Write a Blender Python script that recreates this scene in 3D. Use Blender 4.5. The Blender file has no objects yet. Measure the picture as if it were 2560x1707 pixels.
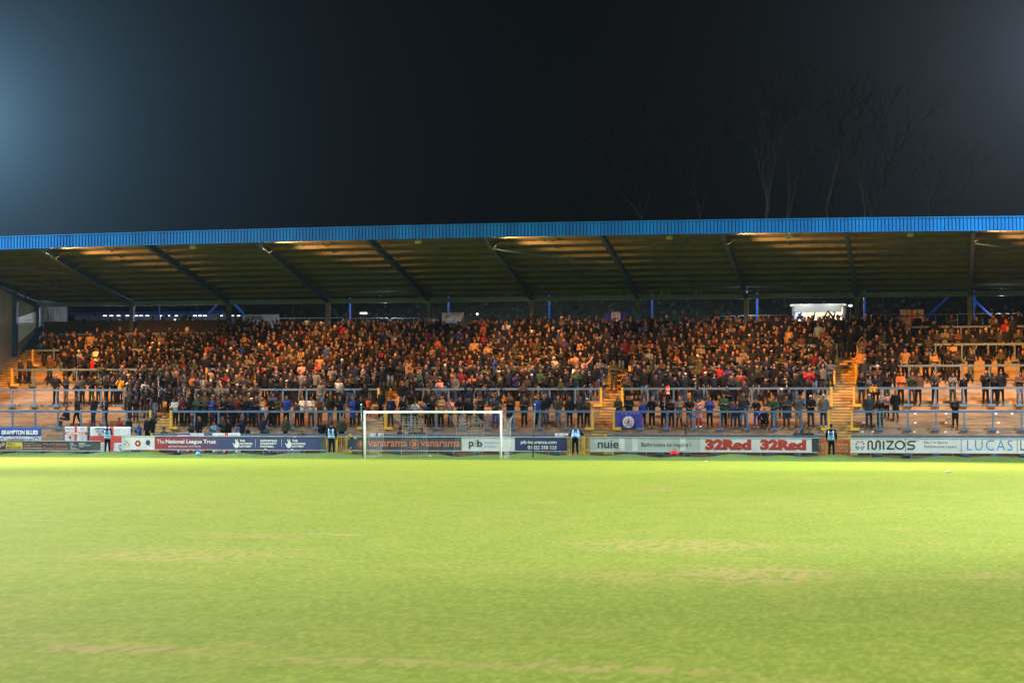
import bpy, math, random
import numpy as np
from mathutils import Vector, Matrix
random.seed(7)
C = bpy.context.scene
COL = C.collection
R = math.radians
# ------------------------------------------------------------------ camera
TH, F, CAMZ = R(12.0), 5000.0, 2.59
PH = math.atan(172.5 / F)
cd = bpy.data.cameras.new('camera'); cam = bpy.data.objects.new('camera', cd); COL.objects.link(cam)
cam.location = (0, 0, CAMZ); cam.rotation_euler = (R(90) + PH, 0, TH)
cd.sensor_width = 36; cd.lens = 36 * F / 2560; cd.clip_end = 2000; cd.clip_start = .1
cd.dof.use_dof = True; cd.dof.focus_distance = 112; cd.dof.aperture_fstop = 2.5
C.camera = cam
def P(px, py, Y):
    """point on the plane y=Y that the photo pixel (2560 wide) looks at"""
    u, v = (px - 1280) / F, (853.5 - py) / F
    dx = -math.sin(TH) * math.cos(PH) + u * math.cos(TH) + v * math.sin(TH) * math.sin(PH)
    dy = math.cos(TH) * math.cos(PH) + u * math.sin(TH) - v * math.cos(TH) * math.sin(PH)
    dz = math.sin(PH) + v * math.cos(PH)
    t = Y / dy
    return t * dx, CAMZ + t * dz
def PX(px, Y): return P(px, 1026, Y)[0]
def G(px, py, z=0):
    """point on the ground z that the pixel looks at"""
    u, v = (px - 1280) / F, (853.5 - py) / F
    dx = -math.sin(TH) * math.cos(PH) + u * math.cos(TH) + v * math.sin(TH) * math.sin(PH)
    dy = math.cos(TH) * math.cos(PH) + u * math.sin(TH) - v * math.cos(TH) * math.sin(PH)
    dz = math.sin(PH) + v * math.cos(PH)
    t = (z - CAMZ) / dz
    return t * dx, t * dy
# ------------------------------------------------------------------ world, lights, exposure
w = bpy.data.worlds.new('World'); C.world = w; w.use_nodes = True
nt = w.node_tree; bg = nt.nodes['Background']
sky = nt.nodes.new('ShaderNodeTexSky'); sky.sky_type = 'NISHITA'; sky.sun_disc = False
sky.sun_elevation = R(-8); sky.sun_rotation = R(180)
nt.links.new(sky.outputs[0], bg.inputs[0]); bg.inputs[1].default_value = 0.05
# floodlight glare and lens flare painted into the sky background as glow lobes
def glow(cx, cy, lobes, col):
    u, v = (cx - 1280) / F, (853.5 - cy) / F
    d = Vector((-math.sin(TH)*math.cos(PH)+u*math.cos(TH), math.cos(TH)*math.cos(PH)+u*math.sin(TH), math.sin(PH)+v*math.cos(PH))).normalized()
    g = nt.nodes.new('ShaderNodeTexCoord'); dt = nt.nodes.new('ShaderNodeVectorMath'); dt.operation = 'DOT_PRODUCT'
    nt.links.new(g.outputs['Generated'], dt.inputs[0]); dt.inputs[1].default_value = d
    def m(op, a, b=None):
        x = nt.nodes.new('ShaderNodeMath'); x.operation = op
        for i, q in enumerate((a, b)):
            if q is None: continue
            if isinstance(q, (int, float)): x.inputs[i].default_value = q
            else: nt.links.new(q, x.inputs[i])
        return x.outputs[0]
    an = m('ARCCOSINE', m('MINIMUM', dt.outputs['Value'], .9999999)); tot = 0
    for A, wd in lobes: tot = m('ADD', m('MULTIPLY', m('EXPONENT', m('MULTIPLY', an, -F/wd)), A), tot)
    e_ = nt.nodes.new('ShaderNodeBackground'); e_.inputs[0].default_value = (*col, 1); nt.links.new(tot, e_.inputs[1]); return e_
out_w = [q for q in nt.nodes if q.type == 'OUTPUT_WORLD'][0]; acc = bg
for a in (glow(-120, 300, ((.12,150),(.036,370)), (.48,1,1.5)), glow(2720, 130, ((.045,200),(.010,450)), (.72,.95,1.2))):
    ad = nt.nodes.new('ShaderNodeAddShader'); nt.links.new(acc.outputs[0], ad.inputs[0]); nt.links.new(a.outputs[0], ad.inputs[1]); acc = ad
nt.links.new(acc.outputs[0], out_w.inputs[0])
C.view_settings.view_transform = 'Standard'; C.view_settings.look = 'None'
C.view_settings.exposure = 1.0; C.view_settings.gamma = 1.0
def spot(name, loc, target, energy, col, ang, blend=.6, size=1.5):
    l = bpy.data.lights.new(name, 'SPOT'); l.energy = energy; l.color = col
    l.spot_size = R(ang); l.spot_blend = blend; l.shadow_soft_size = size
    o = bpy.data.objects.new(name, l); COL.objects.link(o); o.location = loc
    o.rotation_euler = (Vector(target) - Vector(loc)).to_track_quat('-Z', 'Y').to_euler()
    return o
WHT = (.93, 1.0, .97)
FK = .20
FLOOD = [((-68, 103, 25), (-32, 74, 0), 6.4e5, 92), ((14, 103, 25), (-18, 76, 0), 3.8e5, 92),
         ((-68, 50, 26), (-26, 50, 0), 4.2e5, 74), ((24, 50, 26), (-10, 56, 0), 2.7e5, 86),
         ((-66, 0, 26), (-28, 31, 0), 3.5e5, 61), ((26, -2, 26), (-6, 29, 0), 3.6e5, 61)]
for i, (l, t, e, a) in enumerate(FLOOD): spot('floodlight_beam', l, t, e*FK, WHT, a)
# lamps on the far corner masts that are turned along the boards and the front of the stand
spot('floodlight_beam', (-68, 100, 26), (-34, 109, 0), 1.5e5*FK, (.80, .92, 1), 84, .5)
spot('floodlight_beam', (14, 100, 26), (-14, 109, 0), 1.3e5*FK, (.80, .92, 1), 84, .5)
# mid-pitch lamps: narrow heads aimed at the far goal line and fascia
spot('floodlight_beam', (-68, 60, 26), (-36, 108, 0), 1.0e5*FK, (.80, .92, 1), 34, .6)
spot('floodlight_beam', (24, 60, 26), (-8, 108, 0), 1.0e5*FK, (.80, .92, 1), 34, .6)

# ------------------------------------------------------------------ helpers
def tag(o, label=None, cat=None, group=None, kind=None):
    if label: o['label'] = label
    if cat: o['category'] = cat
    if group: o['group'] = group
    if kind: o['kind'] = kind
    return o
def empty(name, loc, label=None, cat=None, group=None):
    o = bpy.data.objects.new(name, None); COL.objects.link(o); o.location = loc
    o.empty_display_size = .3
    return tag(o, label, cat, group)
class MB:
    def __init__(s): s.v = []; s.f = []; s.m = []; s.cur = 0
    def add(s, vs, fs):
        b = len(s.v); s.v += [tuple(v) for v in vs]
        for f in fs: s.f.append(tuple(b + i for i in f)); s.m.append(s.cur)
    def box(s, x0, x1, y0, y1, z0, z1):
        s.add([(x0,y0,z0),(x1,y0,z0),(x1,y1,z0),(x0,y1,z0),(x0,y0,z1),(x1,y0,z1),(x1,y1,z1),(x0,y1,z1)],
              [(0,3,2,1),(4,5,6,7),(0,1,5,4),(1,2,6,5),(2,3,7,6),(3,0,4,7)])
    def bar(s, a, b, r, r2=None, n=8, sq=False):
        a, b = Vector(a), Vector(b); d = (b - a).normalized(); r2 = r if r2 is None else r2
        up = Vector((0,0,1)) if abs(d.z) < .9 else Vector((0,1,0))
        p = d.cross(up).normalized(); q = d.cross(p)
        if sq: n = 4
        vs = []
        for c, rr in ((a, r), (b, r2)):
            for i in range(n):
                t = 2 * math.pi * (i + (.5 if sq else 0)) / n
                k = 1.414 if sq else 1
                vs.append(c + (p * math.cos(t) + q * math.sin(t)) * rr * k)
        fs = [(i, (i+1) % n, n + (i+1) % n, n + i) for i in range(n)]
        fs += [tuple(range(n))[::-1], tuple(range(n, 2*n))]
        s.add(vs, fs)
    def beam(s, a, b, w, h):
        """rectangular beam: w across (x), h vertical"""
        a, b = Vector(a), Vector(b); vs = []
        d = (b - a).normalized(); side = d.cross(Vector((0,0,1))).normalized() * w / 2; up = side.cross(d).normalized() * h / 2
        for c in (a, b):
            for sx, sz in ((-1,-1),(1,-1),(1,1),(-1,1)): vs.append(c + side*sx + up*sz)
        s.add(vs, [(0,1,5,4),(1,2,6,5),(2,3,7,6),(3,0,4,7),(3,2,1,0),(4,5,6,7)])
    def tube(s, pts, r, n=5):
        pts = [Vector(p) for p in pts]; vs = []; L = len(pts)
        for i, c in enumerate(pts):
            d = (pts[min(i+1, L-1)] - pts[max(i-1, 0)]).normalized()
            up = Vector((0,0,1)) if abs(d.z) < .9 else Vector((0,1,0))
            p = d.cross(up).normalized(); q = d.cross(p)
            rr = r[i] if isinstance(r, (list, tuple)) else r
            for k in range(n):
                t = 2*math.pi*k/n; vs.append(c + (p*math.cos(t) + q*math.sin(t))*rr)
        fs = []
        for i in range(L-1):
            for k in range(n): fs.append((i*n+k, i*n+(k+1)%n, (i+1)*n+(k+1)%n, (i+1)*n+k))
        fs += [tuple(range(n))[::-1], tuple(range((L-1)*n, L*n))]
        s.add(vs, fs)
    def rings(s, rs, n=10):
        """lofted closed shape; rs = [(centre, rx vec, ry vec)]"""
        vs = []; 
        for c, a, b in rs:
            c, a, b = Vector(c), Vector(a), Vector(b)
            for k in range(n):
                t = 2*math.pi*k/n; vs.append(c + a*math.cos(t) + b*math.sin(t))
        fs = []
        for i in range(len(rs)-1):
            for k in range(n): fs.append((i*n+k, i*n+(k+1)%n, (i+1)*n+(k+1)%n, (i+1)*n+k))
        fs += [tuple(range(n))[::-1], tuple(range((len(rs)-1)*n, len(rs)*n))]
        s.add(vs, fs)
    def ball(s, c, rx, ry, rz, n=10, m=6):
        rs = []
        for i in range(m+1):
            t = -math.pi/2 + math.pi*i/m; t = max(min(t, 1.5), -1.5)
            rs.append(((c[0], c[1], c[2]+rz*math.sin(t)), (rx*math.cos(t),0,0), (0,ry*math.cos(t),0)))
        s.rings(rs, n)
    def mesh(s, name, mats, smooth=False):
        me = bpy.data.meshes.new(name); me.from_pydata(s.v, [], s.f); me.update()
        for m in (mats if isinstance(mats, (list, tuple)) else [mats]): me.materials.append(m)
        if len(me.materials) > 1: me.polygons.foreach_set('material_index', s.m)
        if smooth: me.polygons.foreach_set('use_smooth', [True]*len(me.polygons))
        return me
    def build(s, name, mats, parent=None, smooth=False):
        o = bpy.data.objects.new(name, s.mesh(name, mats, smooth)); COL.objects.link(o)
        if parent is not None:
            o.parent = parent; o.matrix_parent_inverse = Matrix.Translation(-parent.location) if parent.rotation_euler.z == 0 else parent.matrix_basis.inverted()
        return o
def fit(mb, loc):      # move a MB built in world coordinates to local ones
    pass
# ------------------------------------------------------------------ materials
def mat(name, col, rough=.6, noise=0, scale=5, col2=None, bump=0, metal=0, spec=None, coord='Object', stretch=None, emis=None, es=0):
    m = bpy.data.materials.new(name); m.use_nodes = True; n = m.node_tree; b = n.nodes['Principled BSDF']
    b.inputs['Base Color'].default_value = (*col, 1); b.inputs['Roughness'].default_value = rough; b.inputs['Metallic'].default_value = metal
    if spec is not None: b.inputs['Specular IOR Level'].default_value = spec
    if emis: b.inputs['Emission Color'].default_value = (*emis, 1); b.inputs['Emission Strength'].default_value = es
    if noise or bump:
        tc = n.nodes.new('ShaderNodeTexCoord'); nz = n.nodes.new('ShaderNodeTexNoise'); nz.inputs['Scale'].default_value = scale; nz.inputs['Detail'].default_value = 6
        src = tc.outputs[coord]
        if stretch:
            mp = n.nodes.new('ShaderNodeMapping'); mp.inputs['Scale'].default_value = stretch; n.links.new(src, mp.inputs[0]); src = mp.outputs[0]
        n.links.new(src, nz.inputs['Vector'])
        if noise:
            mx = n.nodes.new('ShaderNodeMix'); mx.data_type = 'RGBA'
            mx.inputs[6].default_value = (*col, 1)
            c2 = col2 or tuple(c*(1-noise) for c in col); mx.inputs[7].default_value = (*c2, 1)
            rp = n.nodes.new('ShaderNodeMapRange'); rp.inputs[1].default_value = .4; rp.inputs[2].default_value = .65
            n.links.new(nz.outputs[0], rp.inputs[0]); n.links.new(rp.outputs[0], mx.inputs[0]); n.links.new(mx.outputs[2], b.inputs['Base Color'])
        if bump:
            bp = n.nodes.new('ShaderNodeBump'); bp.inputs['Strength'].default_value = bump; bp.inputs['Distance'].default_value = .02
            n.links.new(nz.outputs[0], bp.inputs['Height']); n.links.new(bp.outputs[0], b.inputs['Normal'])
    return m
def objmat(name, rough=.8, var=.25, attr=False):
    m = bpy.data.materials.new(name); m.use_nodes = True; n = m.node_tree; b = n.nodes['Principled BSDF']; b.inputs['Roughness'].default_value = rough
    b.inputs['Specular IOR Level'].default_value = .04
    if attr: oi = n.nodes.new('ShaderNodeVertexColor'); oi.layer_name = 'Col'; src = oi.outputs[0]
    else: oi = n.nodes.new('ShaderNodeObjectInfo'); src = oi.outputs['Color']
    tc = n.nodes.new('ShaderNodeTexCoord'); nz = n.nodes.new('ShaderNodeTexNoise'); nz.inputs['Scale'].default_value = 7; n.links.new(tc.outputs['Object'], nz.inputs['Vector'])
    rp = n.nodes.new('ShaderNodeMapRange'); rp.inputs[3].default_value = 1-var; rp.inputs[4].default_value = 1+var; n.links.new(nz.outputs[0], rp.inputs[0])
    mx = n.nodes.new('ShaderNodeVectorMath'); mx.operation = 'SCALE'; n.links.new(src, mx.inputs[0]); n.links.new(rp.outputs[0], mx.inputs['Scale']); n.links.new(mx.outputs[0], b.inputs['Base Color'])
    bp = n.nodes.new('ShaderNodeBump'); bp.inputs['Strength'].default_value = .4; bp.inputs['Distance'].default_value = .02; n.links.new(nz.outputs[0], bp.inputs['Height']); n.links.new(bp.outputs[0], b.inputs['Normal'])
    return m
M = {}
M['concrete'] = mat('concrete', (.33,.24,.145), .9, .45, 1.2, (.21,.15,.09), .25, stretch=(.5,1.5,2.5))
M['aisle'] = mat('aisle_paint', (.50,.34,.09), .85, .5, 1.6, (.30,.22,.11), .2, stretch=(1,2,3))
M['aisle_dark'] = mat('aisle_nosing_shade', (.10,.07,.04), .9, .3, 4)
M['yellow'] = mat('yellow_paint', (.72,.45,.05), .5, .2, 6)
M['rail'] = mat('rail_blue_paint', (.10,.18,.30), .5, .3, 5)
M['fascia'] = mat('fascia_blue_cladding', (.006,.17,.50), .5, .35, 1.1, (.005,.12,.38), spec=.2, stretch=(1,1,.12))
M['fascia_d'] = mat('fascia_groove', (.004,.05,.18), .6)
M['rafter'] = mat('rafter_blue_steel', (.022,.085,.22), .5, .3, 3)
M['rooftop'] = mat('roof_sheet', (.075,.088,.085), .9, .35, 1.2, stretch=(.6,3,1))
M['purlin'] = mat('purlin_steel', (.085,.09,.072), .6, .3, 2)
M['beam'] = mat('back_beam', (.12,.20,.42), .5, .4, .25)
M['postblue'] = mat('bright_blue_post', (.012,.075,.40), .4)
M['column'] = mat('column_blue_grey', (.045,.10,.19), .5, .3, 2)
M['clad'] = mat('grey_cladding', (.20,.19,.19), .7, .25, .5)
M['dark'] = mat('dark_board', (.05,.05,.045), .8, .4, 2, stretch=(4,1,1))
M['white'] = mat('white_paint', (.80,.80,.78), .4, .08, 5)
M['offwhite'] = mat('board_white', (.76,.78,.77), .5, .14, 1.5)
M['paleblue'] = mat('board_pale_grey', (.52,.60,.57), .5, .16, 1.2)
M['trim'] = mat('board_trim', (.62,.64,.62), .4, .2, 3)
M['navy'] = mat('board_navy', (.035,.05,.15), .5, .2, 2)
M['slate'] = mat('board_slate', (.05,.075,.09), .5, .3, 2)
M['slate2'] = mat('board_grey_green', (.09,.12,.10), .6, .4, 3)
M['txtwhite'] = mat('lettering_white', (.85,.86,.84), .5)
M['txtdark'] = mat('lettering_dark', (.03,.045,.05), .5)
M['txtred'] = mat('lettering_red', (.50,.04,.04), .5)
M['txtsalmon'] = mat('lettering_salmon', (.62,.17,.10), .5)
M['txtblue'] = mat('lettering_blue', (.03,.20,.50), .5)
M['txtsky'] = mat('lettering_light_blue', (.20,.48,.66), .5)
M['txtnavy'] = mat('lettering_navy', (.02,.04,.16), .5)
M['txtorange'] = mat('lettering_orange', (.55,.20,.05), .5)
M['boxyellow'] = mat('panel_yellow', (.70,.55,.08), .5)
M['flagwhite'] = mat('flag_cloth_white', (.68,.70,.74), .8, .12, 6)
M['flagred'] = mat('flag_cloth_red', (.60,.07,.06), .8)
M['flagblue'] = mat('flag_cloth_blue', (.03,.08,.42), .8, .2, 4)
M['flagpurple'] = mat('flag_cloth_royal', (.05,.05,.32), .8, .2, 4)
M['net'] = mat('net_cord', (.45,.46,.43), .7)
M['poleg'] = mat('pole_dark_green', (.02,.07,.045), .4)
M['orange'] = mat('plastic_orange', (.62,.13,.05), .5, .2, 4)
M['black'] = mat('black_plastic', (.02,.02,.022), .5)
M['galv'] = mat('galvanised_rail', (.42,.44,.42), .35, metal=.6)
M['bag'] = mat('red_bag', (.55,.03,.03), .6)
M['balloon'] = mat('balloon_light_blue', (.10,.42,.75), .25)
M['bark'] = mat('bark', (.14,.145,.12), .9, .3, 4)
M['skin'] = objmat('skin', .55, .08)
M['cloth'] = objmat('clothing', .85, .25)
M['hair'] = objmat('hair', .7, .2)
M['shoe'] = objmat('shoe', .5, .1)
M['crowd'] = objmat('crowd_clothing_and_skin', .8, .1, attr=True)
M['eye'] = mat('eye_dark', (.03,.02,.015), .3)
M['vest'] = mat('vest_blue', (.07,.32,.72), .7, .1, 8)
M['reflect'] = mat('reflective_band', (.78,.80,.82), .4)
M['lampface'] = mat('lamp_glow', (1,.5,.15), .5, emis=(1,.42,.10), es=14)
M['kiosk_in'] = mat('kiosk_interior_glow', (.8,.7,.55), .6, emis=(1,.85,.62), es=.55)
M['kiosk_w'] = mat('kiosk_panel', (.75,.76,.72), .5)
M['ledw'] = mat('led_strip', (1,1,1), .5, emis=(.80,.88,1), es=1.6)
M['leaf'] = mat('dark_foliage', (.014,.026,.013), .8, .4, .3)
# ---- grass
def grass(name, base, dry, dark, dirt=None, patches=()):
    m = bpy.data.materials.new(name); m.use_nodes = True; n = m.node_tree; b = n.nodes['Principled BSDF']
    b.inputs['Roughness'].default_value = .9; b.inputs['Specular IOR Level'].default_value = .04
    tc = n.nodes.new('ShaderNodeTexCoord'); src = tc.outputs['Object']
    def noise(sc, det=5, st=None):
        x = n.nodes.new('ShaderNodeTexNoise'); x.inputs['Scale'].default_value = sc; x.inputs['Detail'].default_value = det
        if st:
            mp = n.nodes.new('ShaderNodeMapping'); mp.inputs['Scale'].default_value = st; n.links.new(src, mp.inputs[0]); n.links.new(mp.outputs[0], x.inputs['Vector'])
        else: n.links.new(src, x.inputs['Vector'])
        return x.outputs[0]
    def rng(x, a, b_, c=0, d=1):
        r = n.nodes.new('ShaderNodeMapRange'); r.inputs[1].default_value = a; r.inputs[2].default_value = b_; r.inputs[3].default_value = c; r.inputs[4].default_value = d
        n.links.new(x, r.inputs[0]); return r.outputs[0]
    def mix(f, a, b_):
        x = n.nodes.new('ShaderNodeMix'); x.data_type = 'RGBA'; n.links.new(f, x.inputs[0])
        for i, c in ((6, a), (7, b_)):
            if isinstance(c, tuple): x.inputs[i].default_value = (*c, 1)
            else: n.links.new(c, x.inputs[i])
        return x.outputs[2]
    def mth(op, a, b_=None):
        x = n.nodes.new('ShaderNodeMath'); x.operation = op
        for i, c in enumerate((a, b_)):
            if c is None: continue
            if isinstance(c, (int, float)): x.inputs[i].default_value = c
            else: n.links.new(c, x.inputs[i])
        return x.outputs[0]
    c = mix(rng(noise(.12, 4), .35, .65), base, dry)
    c = mix(rng(noise(.8, 6), .40, .68, 0, .55), c, dark)
    c = mix(rng(noise(3.1, 6), .45, .62, 0, .45), c, dark)
    c = mix(rng(noise(1.6, 5, (1,.35,1)), .42, .62, 0, .30), c, dark)
    c = mix(rng(noise(4.5, 4, (1,.4,1)), .42, .62, 0, .36), c, dark)
    c = mix(rng(noise(10, 3, (1,.35,1)), .46, .62, 0, .42), c, tuple(x*1.35 for x in dry))
    c = mix(rng(noise(24, 3, (1,.35,1)), .46, .62, 0, .5), c, dark)
    if dirt:
        sp = n.nodes.new('ShaderNodeSeparateXYZ'); n.links.new(src, sp.inputs[0])
        brk = rng(noise(5, 9, (1,.35,1)), .44, .54)
        tot = None
        for (x0, y0, rx, ry, k) in patches:
            dx = mth('DIVIDE', mth('SUBTRACT', sp.outputs[0], x0), rx); dy = mth('DIVIDE', mth('SUBTRACT', sp.outputs[1], y0), ry)
            d = mth('ADD', mth('MULTIPLY', dx, dx), mth('MULTIPLY', dy, dy))
            e = rng(d, 1.0, 0.1, 0, k)
            tot = e if tot is None else mth('MAXIMUM', tot, e)
        c = mix(mth('MULTIPLY', tot, brk), c, dirt)
        gen = mth('MULTIPLY', rng(noise(.35, 6), .58, .75), rng(noise(4, 5), .45, .6)); c = mix(mth('MULTIPLY', gen, .5), c, dirt)
    n.links.new(c, b.inputs['Base Color'])
    bp = n.nodes.new('ShaderNodeBump'); bp.inputs['Strength'].default_value = .3; bp.inputs['Distance'].default_value = .03
    n.links.new(noise(14, 6, (1,.3,1)), bp.inputs['Height']); n.links.new(bp.outputs[0], b.inputs['Normal'])
    return m
def patch(px, py, wpx, hpx, k):
    x, y = G(px, py); x2, _ = G(px + wpx/2, py); _, y2 = G(px, py - hpx/2)
    return (x, y, abs(x2-x), abs(y2-y), k)
PT = [patch(1680,1362,700,40,.75), patch(1900,1435,560,55,.9), patch(1560,1440,500,36,.5), patch(450,1385,800,46,.6), patch(640,1338,500,20,.5),
      patch(850,1336,160,8,.8), patch(1360,1253,120,10,.6), patch(1650,1224,180,10,.5), patch(2500,1440,300,26,.6), patch(2300,1360,200,14,.4),
      patch(300,1620,700,34,.9), patch(900,1652,800,26,.7), patch(1500,1670,900,26,.8), patch(60,1585,260,16,.6), patch(640,1612,200,20,.5), patch(1370,1650,120,14,.6), patch(930,1610,160,16,.4)]
M['pitch'] = grass('pitch_grass', (.208,.252,.033), (.258,.265,.044), (.138,.188,.018), (.33,.25,.085), PT)
M['verge'] = grass('verge_grass', (.105,.165,.05), (.125,.17,.055), (.065,.11,.03))
M['ground'] = mat('rough_ground', (.06,.065,.05), .9, .4, .8)

# ------------------------------------------------------------------ ground
mb = MB(); mb.add([(-400,-60,-.012),(400,-60,-.012),(400,600,-.012),(-400,600,-.012)], [(0,1,2,3)])
tag(mb.build('ground', M['ground']), kind='structure')
mb = MB(); mb.add([(-75,-12,0),(40,-12,0),(40,103.35,0),(-75,103.35,0)], [(0,1,2,3)])
tag(mb.build('pitch', M['pitch']), kind='structure')
# verge: a low grassed bank between goal line and boards
mb = MB(); nx = 460; ny = 14; rs = np.random.RandomState(3); ph = rs.rand(12)*6.28
for j in range(ny):
    t = j/(ny-1)
    for i in range(nx):
        x = -75 + 115*i/(nx-1)
        back = 107.35 + .25*sum(math.sin(x*f_+ph[k]) for k, f_ in enumerate((.45,.9,1.7,3.1)))/2
        y = 103.354 + (back-103.354)*min(t/.9, 1) + (.22 if t > .9 else 0)
        h = .17 + .045*sum(math.sin(x*f_+ph[k+5]) for k, f_ in enumerate((.5,1.1,2.3)))
        z = .004 + h*(1-math.cos(math.pi*min(t/.85,1)))/2 + rs.rand()*.012*min(t*5,1)
        if t > .9: z = -.03
        mb.v.append((x, y, z))
for j in range(ny-1):
    for i in range(nx-1):
        a = j*nx+i; mb.f.append((a, a+1, a+nx+1, a+nx)); mb.m.append(0)
tag(mb.build('grass_verge', M['verge'], smooth=True), kind='structure')
mb = MB(); mb.add([(-75,107.2,-.004),(40,107.2,-.004),(40,109.1,-.004),(-75,109.1,-.004)], [(0,1,2,3)])
tag(mb.build('path', mat('dark_path', (.05,.05,.045), .9, .3, 3)), kind='structure')
# terrain behind
mb = MB(); nx, ny = 70, 26
for j in range(ny):
    for i in range(nx):
        x = -120+200*i/(nx-1); y = 131.5 + 110*(j/(ny-1))**1.6
        z = 6.4 + min((y-131.5)*.42*min(1,(y-131.5)/6+.1), 6.5) + rs.rand()*.5*(j>0)
        if j == 0: z = -1
        mb.v.append((x, y, z))
for j in range(ny-1):
    for i in range(nx-1):
        a = j*nx+i; mb.f.append((a, a+1, a+nx+1, a+nx)); mb.m.append(0)
tag(mb.build('hillside', mat('hillside_ground', (.012,.017,.010), .95, .4, .3)), kind='structure')
# undergrowth on the bank
mb = MB()
for i in range(9000):
    x = random.uniform(-75, 25); y = 132+random.random()**1.5*22
    z = 6.4+min((y-131.5)*.42*min(1,(y-131.5)/6+.1),6.5) + random.random()**1.3*2.6
    a = Vector((random.gauss(0,1),random.gauss(0,1),random.gauss(0,1))).normalized()*random.uniform(.12,.32); b = a.cross(Vector((random.gauss(0,1),random.gauss(0,1),random.gauss(0,1)))).normalized()*random.uniform(.08,.2)
    c = Vector((x,y,z)); mb.add([c-a, c-b*.8, c+a, c+b*.8], [(0,1,2,3)])
tag(mb.build('undergrowth', M['leaf']), 'dark green undergrowth covering the bank behind the stand', 'undergrowth', kind='stuff')

# ------------------------------------------------------------------ grandstand
XL, XR = -59.9, 16.0
RISE, TREAD, NST, Y0, Z0 = .165, .37, 39, 109.04, .17
def step_z(Y): return Z0 + RISE*max(0, min(NST, math.floor((Y-Y0)/TREAD + 1e-6)))
ZTOP = Z0 + RISE*NST; YTOP = Y0 + TREAD*NST
AIS = [(-5.87,-4.62), (-19.14,-17.90), (-32.56,-31.30), (-45.80,-44.50)]
stand = empty('grandstand', (-22, Y0, 0), 'long covered standing terrace with blue fascia roof filling the far end', 'grandstand')
mb = MB(); xs = np.linspace(XL, XR, 40)
for k in range(NST+1):
    y = Y0 + TREAD*k; z = Z0 + RISE*k; y1 = y+TREAD if k < NST else 131.6
    zb = z-RISE if k else -.05
    for i in range(len(xs)-1):
        a, b = xs[i], xs[i+1]
        mb.add([(a,y,zb),(b,y,zb),(b,y,z),(a,y,z)], [(0,1,2,3)])
        mb.add([(a,y,z),(b,y,z),(b,y1,z),(a,y1,z)], [(0,1,2,3)])
mb.add([(XL,131.6,-.05),(XR,131.6,-.05),(XR,131.6,ZTOP),(XL,131.6,ZTOP)], [(0,3,2,1)])
mb.m = []
rt = random.Random(5); cuts = {}
for i_, f_ in enumerate(mb.f):
    v_ = mb.v[f_[0]]; key = (int((v_[1]-Y0+.02)/TREAD)//2, int((v_[0]+60+((int((v_[1]-Y0+.02)/TREAD)//2)%3)*1.3)/3.9)); 
    if key not in cuts: cuts[key] = rt.choice((0,0,1,2,3))
    mb.m.append(cuts[key])
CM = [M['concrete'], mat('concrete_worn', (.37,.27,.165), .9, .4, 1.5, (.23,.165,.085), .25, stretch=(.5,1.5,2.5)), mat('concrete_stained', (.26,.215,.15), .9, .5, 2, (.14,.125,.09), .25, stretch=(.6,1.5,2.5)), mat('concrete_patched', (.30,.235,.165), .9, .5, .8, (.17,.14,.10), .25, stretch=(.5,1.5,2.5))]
mb.build('terrace', CM, stand)
for k in range(1, NST, 2):      # dark strips at every second riser foot: joint and painted contact shadow
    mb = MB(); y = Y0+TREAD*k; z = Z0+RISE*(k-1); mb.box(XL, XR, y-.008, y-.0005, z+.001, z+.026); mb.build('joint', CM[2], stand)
for (a, b) in AIS + [(-59.3,-57.75)]:
    mb = MB()
    for k in range(NST):
        y = Y0 + TREAD*k - .006; z = Z0 + RISE*k + .006; zb = z-RISE if k else .0
        mb.add([(a,y,zb),(b,y,zb),(b,y,z),(a,y,z)], [(0,1,2,3)]); mb.add([(a,y,z),(b,y,z),(b,y+TREAD,z),(a,y+TREAD,z)], [(0,1,2,3)])
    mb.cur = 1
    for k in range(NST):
        y = Y0 + TREAD*k - .010; z = Z0 + RISE*k + .006; mb.box(a, b, y, y+.003, z-.030, z-.001)  # dark strip under each step edge: joint line with nosing shadow painted in
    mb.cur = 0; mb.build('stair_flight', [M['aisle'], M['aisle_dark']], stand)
# roof: gentle crown along its length
def crown(X): return .22*max(0, 1-((X+24)/33)**2)
RF, RB = 111.5, 126.8
def roof_z(Y): return 12.95 + (Y-RF)*(10.15-12.95)/(RB-RF)
XS = np.linspace(-60.6, 16, 60)
mb = MB()
for i in range(len(XS)-1):
    a, b = XS[i], XS[i+1]; ca, cb = crown(a), crown(b)
    q = [(a,RF,roof_z(RF)+ca),(b,RF,roof_z(RF)+cb),(b,RB,roof_z(RB)+cb*.3),(a,RB,roof_z(RB)+ca*.3)]
    q2 = [(x,y,z+.06) for x,y,z in q]
    mb.add(q+q2, [(0,3,2,1),(4,5,6,7),(0,1,5,4),(2,3,7,6)])
mb.build('roof', M['rooftop'], stand)
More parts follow.
